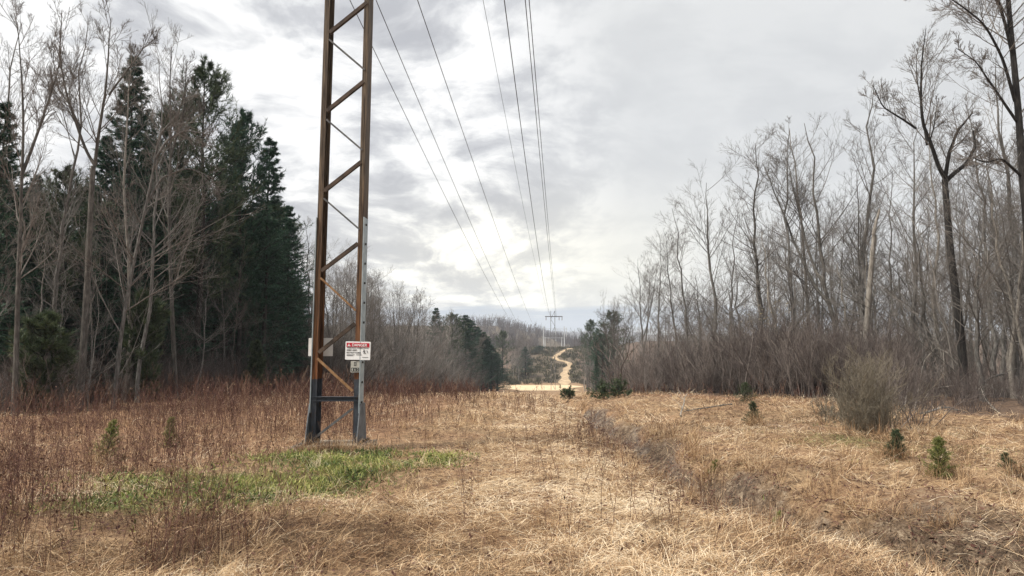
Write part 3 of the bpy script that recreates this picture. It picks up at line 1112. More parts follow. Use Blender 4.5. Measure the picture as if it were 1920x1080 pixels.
# far slope heath and the far wooded hills
HE = [shrub_arrays(340 + i, 1.0, 1.4, 10, m2=4, m3=0 or 2, r=.03) for i in range(3)]
pl = []
while len(pl) < 640:
    d = rng.uniform(183, 318)
    a = rng.uniform(-13, 16)
    X = a + .0571 * d
    k = np.argmin((PATH[:, 0] - X) ** 2 + ((PATH[:, 1] - d) * .6) ** 2)
    if math.hypot(PATH[k, 0] - X, (PATH[k, 1] - d)) < PATH[k, 2] * .40 + .35:
        continue
    if -.8 < X - np.interp(d, PATH[:, 1], PATH[:, 0]) < .8 and d < 200:
        continue
    hh = rng.uniform(.5, 1.3)
    pl.append((X, d, hz(X, d), hh * 1.6, hh, rng.uniform(0, 6.28), int(rng.integers(0, 3))))
stuff_from("heath", HE, pl, M["heath"])
FW = [shrub_arrays(360 + i, 9.0, 6, 7, m2=8, m3=3, r=.06) for i in range(3)]
pl = []
while len(pl) < 650:
    d = 330 + 480 * rng.random() ** 1.2
    px = rng.uniform(850, 1130)
    X = (px - 960) / F * d
    if -10 < X - .0571 * d < 12 and d < 560:
        continue
    s = rng.uniform(.7, 1.15)
    pl.append((X, d, hz(X, d) - .5, s, s, rng.uniform(0, 6.28), int(rng.integers(0, 3))))
stuff_from("far_forest", FW, pl, M["farwood"])
FW2 = [shrub_arrays(380 + i, 14.0, 30, 5, m2=6, m3=0 or 2, r=.25) for i in range(3)]
pl = []
for i in range(900):
    d = rng.uniform(1500, 2900)
    px = rng.uniform(880, 1200)
    X = (px - 960) / F * d
    pl.append((X, d, hz(X, d) - 2, 2.2, rng.uniform(.7, 1.2), rng.uniform(0, 6.28), int(rng.integers(0, 3))))
stuff_from("horizon_forest", FW2, pl, M["farwood"])

# small green shrubs beside the path on the right
def green_bush(px, py, topy, seed, m, label, w=.8):
    g = ground(px, py)
    H = (CAM[2] + ray(px, topy)[2] * g[1]) - g[2]
    gg = np.random.default_rng(seed)
    ac, at = Acc(), Acc()
    n = 17
    az, el = gg.uniform(0, 2 * PI, n), np.radians(gg.uniform(15, 88, n))
    L = H * gg.uniform(.7, 1.05, n)
    dr = np.stack([np.cos(az) * np.cos(el) * w, np.sin(az) * np.cos(el) * w, np.sin(el)], -1)
    B = dr[:, None] * L[:, None, None] * np.linspace(0, 1, 5)[None, :, None] + np.cumsum(gg.normal(0, .02, (n, 5, 3)), 1)
    R = np.full((n, 5), .008)
    v, q = tubes(B, R, 3)
    at.add(v, q)
    b2, _ = children(B, R, gg, 8, .15, 1, (25, 60), .4, .3, .1, 4, .004)
    needles(ac, b2, gg, 17, .10, .022, 70)
    o = thing("evergreen_bush", label, "bush", g)
    link("stems", at.mesh("stems", M["bark_conifer"]), o)
    link("foliage", ac.mesh("foliage", m, False, True), o)


green_bush(1132, 748, 712, 61, M["young"], "yellow-green evergreen bush at the left tip of the right thicket", 1.0)
green_bush(1158, 746, 706, 62, M["pine"], "dark green evergreen bush right beside the yellow-green one", 1.0)
green_bush(1068, 748, 724, 63, M["pine"], "low green bush standing in front of the sand road", .9)

for px, py, ty, w, m, lab, sd in [
    (1680, 857, 808, .19, "young", "knee-high dark green conifer seedling on the bank before the olive shrub", 71),
    (1760, 893, 822, .22, "lime", "knee-high yellow-green conifer seedling on the right bank", 72),
    (1890, 885, 852, .13, "young", "small dim conifer seedling at the right edge of the bank", 73),
    (1412, 793, 755, .24, "young", "small dark conifer seedling in the grass before the right thicket", 74),
    (1396, 752, 718, .42, "young", "small conifer seedling against the foot of the right thicket", 75),
    (1333, 887, 866, .08, "lime", "tiny conifer sprout beside the muddy ditch", 76),
    (1448, 1003, 962, .10, "lime", "thin leaning pine sprout in the foreground mud", 77),
]:
    g = ground(px, py)
    H = (CAM[2] + ray(px, ty)[2] * g[1]) - g[2]
    put_tree("conifer_seedling", seedling(sd, H, w, m, {76: 14, 77: 9, 73: 34}.get(sd, 80)), g, 1, 0, lab, "seedling", None, (0, .3) if sd == 77 else (0, 0))
g = ground(200, 868)
put_tree("conifer_seedling", seedling(78, .62, .28, "lime"), g, 1, 0, "pale green seedling among the red weeds on the left", "seedling")
g = ground(318, 838)
put_tree("conifer_seedling", seedling(79, .5, .16, "lime"), g, 1, 0, "yellowish seedling among red weeds nearer the tower", "seedling")

# ------------------------------------------------------------------ field plants (stuff)
def blades(p, d, L, w, bend, g, K=3):
    """ribbon blades: p roots (n,3), d directions (n,3); returns verts, quads"""
    n = len(p)
    side = norm(np.cross(d, np.array([0, 0, 1.]) + g.normal(0, .35, (n, 3)))) * w[:, None] * .5
    u = np.linspace(0, 1, K)
    c = p[:, None] + d[:, None] * (L[:, None] * u)[..., None]
    c[..., 2] += bend[:, None] * L[:, None] * (u - u * u)[None] * 2
    taper = (1 - .75 * u)[None, :, None]
    v = np.stack([c - side[:, None] * taper, c + side[:, None] * taper], 2).reshape(-1, 3)
    i = np.arange(n)[:, None] * K * 2 + np.arange(K - 1)[None] * 2
    q = np.stack([i, i + 1, i + 3, i + 2], -1).reshape(-1, 4)
    return v, q


def scatter(n, d0, d1, pw, x0=None, x1=None):
    """random ground points, thinning with distance"""
    u = rng.random(n)
    k = 1 - pw if pw != 1 else 1e-4
    Y = (d0 ** k + u * (d1 ** k - d0 ** k)) ** (1 / k)
    X = rng.uniform(-1, 1, n) * (Y * .74 + .6) if x0 is None else rng.uniform(x0, x1, n)
    return X, Y


def straw():
    acc = Acc()
    X, Y = scatter(330000, 3.9, 42, 1.5)
    wz = sstep(.4, -1.0, X - weed_edge(Y))
    dens = 1 - .45 * wz - .5 * green_zone(X, Y)
    dens = dens * (1 - (.66 - .40 * sstep(.38, .55, fbm(Y * 1.1, Y * .1, 29))) * np.clip(.35 + fbm(X * 1.3, Y * 1.3, 23), 0, 1) * (1 - sstep(.3, 1.25, np.abs(X - ditch_x(Y)))))
    dens = dens * (1 - (.15 + .5 * fbm(X * 1.9, Y * 1.9, 27)) * np.exp(-(((X - 4.0) / 1.3) ** 2 + ((Y - 6.6) / 2.0) ** 2)))
    patch = fbm(X * .9, Y * .9, 21)
    lane = np.exp(-((X - .15 - .048 * Y) / (1.1 + .02 * Y)) ** 4)
    dens = np.maximum(dens * np.clip(.25 + 2.3 * (patch - .3), .10, 1), .62 * lane) * sstep(1.6, -.4, X - right_edge(Y)) * sstep(-1.5, .5, X - left_edge(Y))
    dens = dens * (1 - .9 * (1 - sstep(.12, .42, np.abs(X - ditch_x(Y) + .15 * np.sin(Y * 1.7)))) * (Y < 24))
    soil = sstep(.56, .66, fbm(X * .75 + 3.1, Y * .75, 91)) * (1 - .8 * lane)
    dens = dens * (1 - .75 * soil)
    k = rng.random(len(X)) < dens
    X, Y, patch, lane = X[k], Y[k], patch[k], lane[k]
    n = len(X)
    flow = 6.28 * fbm(X * .35, Y * .35, 33) * 1.6
    az = flow + rng.normal(0, 1.5, n)
    el = np.abs(rng.normal(.05, .30, n)) * (1 - .5 * lane)
    d = np.stack([np.cos(az) * np.cos(el), np.sin(az) * np.cos(el), np.sin(el)], -1)
    L = rng.uniform(.05, .26, n) * (1 + Y / 40)
    w = np.maximum(rng.uniform(.0025, .0055, n), .00042 * Y)
    p = np.stack([X, Y, h(X, Y) + rng.uniform(0, .05, n)], -1)
    v, q = blades(p, d, L, w, rng.uniform(0, .35, n), rng, 3)
    shade = np.clip(rng.normal(.5, .27, n) + (fbm(X * .6, Y * .6, 44) - .47) * 1.4 + (fbm(X * 3.3, Y * 3.3, 45) - .47) * 1.3 + .26 * lane - .09, 0, 1)
    acc.add(v, q, None, np.repeat(shade, 6))
    # upright tussocks
    X, Y = scatter(420, 4.2, 34, 1.3)
    k = (X > weed_edge(Y) - 1.0) & (X < right_edge(Y) - .3)
    X, Y = X[k], Y[k]
    ye = 4.6 + 12 * rng.random(130) ** 1.3   # grass overhanging both lips of the cut
    xe = ditch_x(ye) - .15 * np.sin(ye * 1.7) + np.where(rng.random(130) < .35, -.55, .62) * rng.uniform(.85, 1.25, 130)
    X, Y = np.concatenate([X, xe]), np.concatenate([Y, ye])
    se = [ground(a_, b_) for a_, b_ in ((1680, 859), (1760, 895), (1890, 887), (1412, 795), (1333, 889), (1448, 1005), (200, 870))]
    X = np.concatenate([X] + [q_[0] + rng.normal(0, .12, 9) for q_ in se] + [ground(1622, 812)[0] + rng.normal(0, .7, 30)])
    Y = np.concatenate([Y] + [q_[1] + rng.normal(-.06, .10, 9) for q_ in se] + [ground(1622, 812)[1] - .5 + rng.normal(0, .25, 30)])
    X = np.concatenate([X, rng.uniform(ground(545, 850)[0], ground(700, 850)[0], 46)])
    Y = np.concatenate([Y, rng.normal(12.62, .07, 46)])
    m = 34
    tx = (X[:, None] + rng.normal(0, .05, (len(X), m))).ravel()
    ty = (Y[:, None] + rng.normal(0, .05, (len(X), m))).ravel()
    az = rng.uniform(0, 6.28, len(tx))
    el = np.radians(np.clip(rng.normal(50, 20, len(tx)), 8, 88))
    d = np.stack([np.cos(az) * np.cos(el), np.sin(az) * np.cos(el), np.sin(el)], -1)
    sc = np.repeat(rng.uniform(.5, 1.3, len(X)), m)
    p = np.stack([tx, ty, h(tx, ty)], -1)
    v, q = blades(p, d, rng.uniform(.12, .34, len(tx)) * sc, np.maximum(.0035, .0004 * ty), rng.uniform(0, .5, len(tx)), rng, 4)
    sh = np.clip(np.repeat(rng.normal(.42, .18, len(X)), m) + rng.normal(0, .12, len(tx)), 0, 1)
    acc.add(v, q, None, np.repeat(sh, 8))
    link("dry_grass", acc.mesh("dry_grass", M["straw"], False, True), kind="stuff")


straw()


def weeds():
    acc = Acc()
    g = rng
    X, Y = scatter(52000, 4.5, 46, 1.0)
    e = weed_edge(Y)
    dens = sstep(.5, -1.3, X - e) * (1 - .55 * green_zone(X, Y))
    bare = np.exp(-(((X + 10.6) / 1.9) ** 2 + ((Y - 15.2) / 1.5) ** 2))
    bare = np.maximum(bare, np.exp(-(((X + 4.2) / 1.8) ** 2 + ((Y - 6.2) / .75) ** 2)))
    bare = np.maximum(bare, np.exp(-(((X + 3.6) / 2.2) ** 2 + ((Y - 12.3) / .7) ** 2)) * .8)
    clump = fbm(X * .8, Y * .8, 61)
    dens = dens * np.clip(.12 + 4.2 * (clump - .37), .05, 1) * (1 - .93 * bare) * sstep(-1.0, .6, X - left_edge(Y))
    thin = .034 * (1 - .6 * np.exp(-((X - .15 - .048 * Y) / 1.2) ** 4)) * (1 - sstep(.3, 3, X - e)) + .012      # scattered stems out in the straw
    thin = thin * (X < right_edge(Y))
    dens = np.maximum(dens, thin + .5 * np.exp(-((X - right_edge(Y) + .3) / .9) ** 2) * sstep(20, 24, Y) + .45 * np.exp(-((X - ditch_x(Y) + 1.0) / .55) ** 2 - ((Y - 14.5) / 2.6) ** 2) + .03 * np.exp(-((X - ditch_x(Y) + .8) / .6) ** 2) * (Y > 7))
    k = g.random(len(X)) < dens
    X, Y, dn, e = X[k], Y[k], dens[k], e[k]
    cx_, cy_ = [], []
    for (px, py, m, sp) in [(372, 1062, 34, .16), (438, 1030, 20, .12), (335, 1000, 16, .12), (322, 1075, 14, .1), (20, 1050, 26, .2), (60, 960, 22, .25), (130, 985, 14, .2), (505, 985, 10, .1),
                            (880, 940, 8, .1), (1020, 905, 14, .2), (1240, 1000, 12, .2), (1320, 960, 16, .2), (985, 775, 40, .5), (965, 765, 30, .4), (1090, 1000, 8, .15)]:
        q_ = ground(px, py)
        cx_.append(q_[0] + g.normal(0, sp, m))
        cy_.append(q_[1] + g.normal(0, sp, m))
    cx_, cy_ = np.concatenate(cx_), np.concatenate(cy_)
    X, Y = np.concatenate([X, cx_]), np.concatenate([Y, cy_])
    dn = np.concatenate([dn, np.full(len(cx_), .45)])
    e = np.concatenate([e, np.full(len(cx_), 0.)])
    n = len(X)
    H = g.uniform(.22, .85, n) * (.45 + 1.15 * fbm(X * .7, Y * .7, 63)) * (.55 + .45 * sstep(.02, .7, dn)) * (1 + .25 * sstep(14, 20, Y) * (1 - sstep(24, 30, Y)) * (X < e)) * (1 - .25 * sstep(24, 34, Y))
    az, tl = g.uniform(0, 6.28, n), np.abs(g.normal(0, .22, n))
    d = norm(np.stack([np.cos(az) * tl, np.sin(az) * tl, np.ones(n)], -1))
    K = 5
    pts = [np.stack([X, Y, h(X, Y) - .02], -1)]
    for _ in range(K - 1):
        d = norm(d + g.normal(0, .08, d.shape))
        pts.append(pts[-1] + d * (H / (K - 1))[:, None])
    S = np.stack(pts, 1)
    r = np.maximum(g.uniform(.0016, .0032, n), .00016 * Y)
    R = r[:, None] * np.linspace(1, .5, K)[None]
    v, q = tubes(S, R, 3)
    tone = np.clip(g.normal(.30, .22, n) + .25 * (fbm(X * .5, Y * .5, 71) - .45) + .10 * sstep(-1, 1.5, X - e), 0, 1)
    acc.add(v, q, None, np.repeat(tone, K * 3))
    b2, r2 = children(S, R, g, 5, .35, 1, (20, 50), .38, .3, .10, 3, .0011, .7, .4)
    r2 = np.maximum(r2, np.repeat(.00011 * Y, 5)[:, None])
    v, q = tubes(b2, r2, 3)
    acc.add(v, q, None, np.repeat(np.clip(np.repeat(tone, 5) + g.normal(.04, .12, n * 5), 0, 1), 9))
    # curled dead leaves and seed heads
    k = g.random(n * 5) < .42
    p = b2[k, -1]
    m = len(p)
    a, b = norm(g.normal(0, 1, (m, 3))) * .022, norm(g.normal(0, 1, (m, 3))) * .009
    w = np.stack([p - a, p + b, p + a, p - b], 1).reshape(-1, 3)
    acc.add(w, np.arange(m * 4).reshape(-1, 4), None, np.repeat(np.clip(g.normal(.5, .25, m), 0, 1), 4))
    link("dead_weeds", acc.mesh("dead_weeds", M["weeds"], False, True), kind="stuff")


weeds()


def greens():
    acc = Acc()
    g = rng
    X, Y = g.uniform(-6, -.5, 95000), g.uniform(6.8, 12.9, 95000)
    z = green_zone(X, Y) * np.clip(.15 + 3.8 * (fbm(X * 1.9, Y * 1.9, 81) - .33), 0, 1)
    z = z * (1 - .55 * sstep(-2.9, -3.8, X))
    k = g.random(len(X)) < z
    X, Y = X[k], Y[k]
    n = len(X)
    hh = g.uniform(.02, .16, n) * (.5 + fbm(X * 2.3, Y * 2.3, 83))
    p = np.stack([X, Y, h(X, Y) + hh * .3], -1)
    az, el = g.uniform(0, 6.28, n), np.radians(g.uniform(5, 70, n))
    d = np.stack([np.cos(az) * np.cos(el), np.sin(az) * np.cos(el), np.sin(el)], -1)
    v, q = blades(p, d, g.uniform(.03, .10, n), g.uniform(.010, .026, n), g.uniform(-.4, .4, n), g, 3)
    sh = np.clip(g.normal(.55, .24, n) + (fbm(X * 1.1, Y * 1.1, 85) - .47) * 1.3, 0, 1)
    acc.add(v, q, None, np.repeat(sh, 6))
    # mossy green speckle on the right bank
    X, Y = g.normal(6.3, 1.9, 4000), g.normal(13.4, 1.9, 4000)
    k = fbm(X * 1.2, Y * 1.2, 87) > .5
    X, Y = X[k], Y[k]
    n = len(X)
    az, el = g.uniform(0, 6.28, n), np.radians(g.uniform(5, 60, n))
    d = np.stack([np.cos(az) * np.cos(el), np.sin(az) * np.cos(el), np.sin(el)], -1)
    v, q = blades(np.stack([X, Y, h(X, Y)], -1), d, g.uniform(.03, .08, n), g.uniform(.006, .014, n), g.uniform(-.2, .5, n), g, 3)
    acc.add(v, q, None, np.repeat(np.clip(g.normal(.45, .25, n), 0, 1), 6))
    link("ground_cover", acc.mesh("ground_cover", M["green"], False, True), kind="stuff")


greens()


def litter():
    """fallen leaves, twigs and clods along the ditch and under the right wood"""
    acc = Acc()
    g = rng
    X, Y = scatter(16000, 4, 34, 1.2, 0, 1)
    X = ditch_x(Y) + g.normal(0, .75, len(X))
    s = g.random(len(X)) < .45
    X = np.where(s, right_edge(Y) + g.normal(-1.5, 2.2, len(X)), X)
    X2, Y2 = scatter(15000, 4, 30, 1.4)      # scattered dead leaves over the whole field
    k = (X2 < right_edge(Y2)) & (fbm(X2 * .9, Y2 * .9, 95) > .42)
    X, Y = np.concatenate([X, X2[k]]), np.concatenate([Y, Y2[k]])
    n = len(X)
    p = np.stack([X, Y, h(X, Y) + g.uniform(.01, .05, len(X))], -1)
    sz = np.maximum(g.uniform(.012, .035, n), .0011 * Y)
    a = norm(g.normal(0, 1, (n, 3)) * [1, 1, .35]) * sz[:, None]
    b = norm(g.normal(0, 1, (n, 3)) * [1, 1, .35]) * sz[:, None] * .55
    w = np.stack([p - a, p + b, p + a, p - b], 1).reshape(-1, 3)
    acc.add(w, np.arange(n * 4).reshape(-1, 4), None, np.repeat(np.clip(g.normal(.3, .22, n), 0, 1), 4))
    # short dark roots and broken stalks lying in the muddy cut
    Y = 4.2 + 14 * g.random(9000) ** 1.5
    X = ditch_x(Y) - .15 * np.sin(Y * 1.7) + g.normal(0, .42, len(Y)) + np.where(Y < 8.5, g.normal(.3, .6, len(Y)), 0)
    az, el = g.uniform(0, 6.28, len(X)), g.normal(.12, .3, len(X))
    d = np.stack([np.cos(az) * np.cos(el), np.sin(az) * np.cos(el), np.sin(el)], -1)
    v, q = blades(np.stack([X, Y, h(X, Y) + .01], -1), d, g.uniform(.04, .2, len(X)), g.uniform(.003, .010, len(X)), g.uniform(-.1, .3, len(X)), g, 3)
    acc.add(v, q, None, np.repeat(np.clip(g.normal(.34, .32, len(X)), 0, 1), 6))
    link("leaf_litter", acc.mesh("leaf_litter", M["weeds"], False, True), kind="stuff")


litter()

# ditch water
m, nt, b = mat("ditch_water")
b.inputs["Base Color"].default_value = (.06, .05, .04, 1)
b.inputs["Roughness"].default_value = .06
b.inputs["Specular IOR Level"].default_value = .5
bp = N(nt, "ShaderNodeBump")
bp.inputs["Strength"].default_value = .15
nt.links.new(noise(nt, scaled(nt, 6, 6, 6), 3, 2), bp.inputs["Height"])
nt.links.new(bp.outputs[0], b.inputs["Normal"])
M["water"] = m
v, q = [], []
for py, half, wid in [(796, .7, .30), (905, .35, .32), (945, .40, .40), (975, .45, .5), (1030, .35, .4)]:
    Yc = ground(1300, py)[1]
    xc = ditch_x(Yc) - .15 * math.sin(Yc * 1.7)
    zc = min(hz(ditch_x(yy) - .15 * math.sin(yy * 1.7) + o_, yy) for yy in np.linspace(Yc - half * 1.5, Yc + half * 1.5, 15) for o_ in (-.15, 0, .15)) + .045
    n = 22
    base = len(v)
    v.append((xc, Yc, zc))
    for i in range(n):
        a = i / n * 2 * PI
        rr = 1 + .35 * math.sin(3 * a + py) + .2 * math.sin(7 * a)
        yy = Yc + math.sin(a) * half * rr
        v.append((ditch_x(yy) - .15 * math.sin(yy * 1.7) + math.cos(a) * wid * rr, yy, zc))
    q += [(base, base + 1 + i, base + 1 + (i + 1) % n) for i in range(n)]
link("water", make_mesh("water", np.array(v), np.zeros((0, 4), np.int64), np.array(q), M["water"]), kind="structure")

# fallen branches
def fallen(pts, r, label, m, seed):
    g = np.random.default_rng(seed)
    w = np.array([ground(a, b_) + np.array([0, 0, up]) for a, b_, up in pts])
    o0 = w[0].copy()
    K = 12
    u = np.linspace(0, len(w) - 1, K)
    pl = np.stack([np.interp(u, np.arange(len(w)), w[:, c]) for c in range(3)], -1) - o0
    pl += np.cumsum(g.normal(0, .008, pl.shape), 0)
    R = (r * np.linspace(1, .35, K))[None]
    acc = Acc()
    v_, q_ = tubes(pl[None], R, 7)
    acc.add(v_, q_)
    b2, r2 = children(pl[None], R, g, 5, .3, .95, (25, 60), .35, .1, .1, 5, .006, .5)
    v_, q_ = tubes(b2, r2, 4)
    acc.add(v_, q_)
    o = link("fallen_branch", acc.mesh("fallen_branch", m), label=label, category="branch")
    o.location = [float(c) for c in o0]


fallen([(1276, 783, .02), (1290, 762, .35)], .022, "pale broken stick standing slanted in the grass right of the ditch", M["bark_pale"], 1)
fallen([(1372, 762, .05), (1330, 771, .08), (1285, 778, .04)], .022, "low fallen branch on the grass before the right thicket", M["bark_grey"], 2)
fallen([(1760, 745, .3), (1795, 752, .5), (1830, 742, .35)], .03, "pale dead branch lying across the foot of the black trunk", M["bark_pale"], 3)
fallen([(1905, 742, .9), (1860, 748, .7), (1820, 756, .35)], .045, "grey fallen limb propped up right of the black trunk", M["bark_grey"], 4)
fallen([(400, 748, .02), (418, 720, .9)], .018, "pale leaning dead stick at the foot of the left wood", M["bark_pale"], 5)

fallen([(1715, 770, .05), (1735, 745, 1.3), (1760, 742, 1.75), (1785, 750, 1.5)], .016, "pale dead branch arching up just left of the black trunk", M["bark_pale"], 6)
fallen([(1695, 775, .05), (1712, 752, 1.0), (1705, 735, 1.7)], .014, "thin pale dead stem bowed over behind the olive-grey shrub", M["bark_pale"], 7)
fallen([(1868, 772, .05), (1850, 768, .25), (1838, 760, .55)], .02, "short pale dead branch on the leaf litter right of the black trunk", M["bark_pale"], 8)
fallen([(1725, 778, .03), (1770, 772, .10), (1800, 774, .05)], .03, "grey fallen limb lying on the leaf litter before the black trunk", M["bark_grey"], 9)
fallen([(415, 748, .02), (408, 725, .75)], .014, "thin pale dead stick crossing another at the foot of the left wood", M["bark_pale"], 10)
fallen([(350, 752, .02), (362, 700, 1.4)], .016, "pale dead sapling leaning at the foot of the left wood beside the arching tree", M["bark_pale"], 11)

# ------------------------------------------------------------------ steel tower
def steel_leg():
    m, nt, b = mat("weathered_steel")
    v = scaled(nt, 1, 1, 1)
    sep = nt.nodes.new("ShaderNodeSeparateXYZ")
    nt.links.new(v, sep.inputs[0])
    st = noise(nt, scaled(nt, 30, 30, 1.2), 1.5, 5, .6)
    n2 = noise(nt, scaled(nt, 8, 8, 3), 2, 5, .6)
    zz = math_(nt, "ADD", sep.outputs[2], math_(nt, "MULTIPLY", math_(nt, "SUBTRACT", n2, .5), .8))
    hi = math_(nt, "DIVIDE", zz, 7.0)
    rust = ramp(nt, hi, [(.18, (.15, .060, .024)), (.40, (.115, .064, .034)), (.70, (.098, .073, .050))])
    dark = ramp(nt, st, [(.36, (.22, .20, .19)), (.47, (.75, .7, .66)), (.56, (1.1, 1.1, 1.1)), (.70, (1.9, 1.75, 1.5))])
    c = mix(nt, 1.0, rust, dark, "MULTIPLY")
    paint = ramp(nt, n2, [(.36, (.05, .034, .024)), (.42, (.030, .034, .042)), (.6, (.045, .05, .06)), (.75, (.09, .095, .10))])
    edge = math_(nt, "ADD", sep.outputs[2], math_(nt, "MULTIPLY", math_(nt, "SUBTRACT", n2, .5), .05))
    f = math_(nt, "GREATER_THAN", edge, 1.2)
    nt.links.new(mix(nt, f, paint, c), b.inputs["Base Color"])
    b.inputs["Roughness"].default_value = .7
    bp = N(nt, "ShaderNodeBump")
    bp.inputs["Strength"].default_value = .25
    bp.inputs["Distance"].default_value = .01
    nt.links.new(st, bp.inputs["Height"])
    nt.links.new(bp.outputs[0], b.inputs["Normal"])
    return m


def plain(name, c0, c1, scale=6, rough=.6, metal=0, sx=(1, 1, 1)):
    m, nt, b = mat(name)
    f = noise(nt, scaled(nt, *sx), scale, 5, .6)
    nt.links.new(ramp(nt, f, [(.35, c0), (.65, c1)]), b.inputs["Base Color"])
    b.inputs["Roughness"].default_value = rough
    b.inputs["Metallic"].default_value = metal
    return m


M["leg"] = steel_leg()
M["galv"] = plain("galvanised_steel", (.26, .31, .33), (.40, .45, .46), 9, .5, .25)
M["gusset"] = plain("grey_gusset_steel", (.075, .085, .095), (.16, .17, .18), 7, .6, .2)
M["brace_dark"] = plain("dark_brace_steel", (.03, .022, .017), (.09, .06, .042), 8, .7)
M["brace_rust"] = plain("rusty_brace_steel", (.15, .07, .03), (.30, .18, .09), 8, .7)
M["brace_grey"] = plain("grey_brace_steel", (.06, .06, .062), (.14, .135, .13), 8, .6)
M["beam_blue"] = plain("blue_grey_paint", (.03, .034, .042), (.055, .06, .07), 8, .6)
M["bolt"] = plain("bolt_steel", (.03, .03, .03), (.07, .065, .06), 8, .5, .3)
M["concrete"] = plain("stained_concrete", (.12, .10, .075), (.30, .26, .21), 5, .9)
M["board"] = plain("white_sign_paint", (.72, .71, .70), (.80, .79, .78), 4, .4)
M["board_back"] = plain("sign_back", (.62, .59, .56), (.72, .69, .66), 5, .5)
M["red"] = plain("red_sign_paint", (.42, .015, .03), (.50, .02, .04), 4, .4)
M["black"] = plain("black_sign_paint", (.015, .015, .018), (.03, .03, .033), 4, .5)
M["plate"] = plain("number_plate_metal", (.34, .33, .29), (.46, .45, .40), 6, .5)
M["wire"] = plain("wire_metal", (.05, .05, .055), (.09, .09, .095), 2, .5)
M["porcelain"] = plain("porcelain", (.10, .05, .03), (.15, .08, .05), 2, .3)
M["white_steel"] = plain("bright_galvanised", (.42, .42, .42), (.58, .58, .57), .5, .5)
M["grey_steel"] = plain("grey_far_steel", (.10, .098, .098), (.17, .165, .16), .5, .6)


def hexa(acc, c8):
    acc.add(np.array(c8, float), [(0, 3, 2, 1), (4, 5, 6, 7), (0, 1, 5, 4), (1, 2, 6, 5), (2, 3, 7, 6), (3, 0, 4, 7)])


def box(acc, x0, x1, y0, y1, z0, z1):
    hexa(acc, [(x0, y0, z0), (x1, y0, z0), (x1, y1, z0), (x0, y1, z0), (x0, y0, z1), (x1, y0, z1), (x1, y1, z1), (x0, y1, z1)])


def bar(acc, p0, p1, w, d):
    """flat bar from p0 to p1 in an XZ plane: w high across, d deep in y"""
    p0, p1 = np.array(p0, float), np.array(p1, float)
    t = norm(p1 - p0)
    n = norm(np.cross(t, [0, 1, 0])) * w / 2
    y = np.array([0, d, 0])
    hexa(acc, [p0 - n, p1 - n, p1 - n + y, p0 - n + y, p0 + n, p1 + n, p1 + n + y, p0 + n + y])


TD = 13.2
TX = float(P(626, 835, TD)[0])
TZ = hz(TX, TD) + .02
FOOT = .10
yaw = -math.atan(.0571)
tower = thing("lattice_tower", "rusty steel lattice tower with dark blue painted feet on a concrete footing", "power tower", (TX, TD, TZ), rz=yaw)


def tl(px, py):
    """picture point on the tower's front plane -> tower-local x, z"""
    c, s = math.cos(yaw), math.sin(yaw)
    r = ray(px, py)
    # front plane: points with local y = -0.15
    n_ = np.array([-s, c])
    o2 = np.array([TX, TD]) + n_ * -.15
    d = n_.dot(o2) / n_.dot(r[:2])
    w = CAM + r * d
    return (w[0] - TX) * c + (w[1] - TD) * s, w[2] - TZ


lx0, lz0 = tl(581, 820)
lx1, lz1 = tl(609, 0)
rx0, rz0 = tl(671, 820)
rx1, rz1 = tl(692.5, 0)
XL = lambda z: lx0 + (lx1 - lx0) * (z - lz0) / (lz1 - lz0)
XR = lambda z: rx0 + (rx1 - rx0) * (z - rz0) / (rz1 - rz0)
TOP = 14.2


def slab(acc, X, a0, a1, y0, y1, z0, z1, yy0=None, yy1=None):
    """piece following a leg line X(z): x from X+a0 to X+a1; depth may change from foot to top"""
    yy0, yy1 = y0 if yy0 is None else yy0, y1 if yy1 is None else yy1
    hexa(acc, [(X(z0) + a0, y0, z0), (X(z0) + a1, y0, z0), (X(z0) + a1, y1, z0), (X(z0) + a0, y1, z0),
               (X(z1) + a0, yy0, z1), (X(z1) + a1, yy0, z1), (X(z1) + a1, yy1, z1), (X(z1) + a0, yy1, z1)])


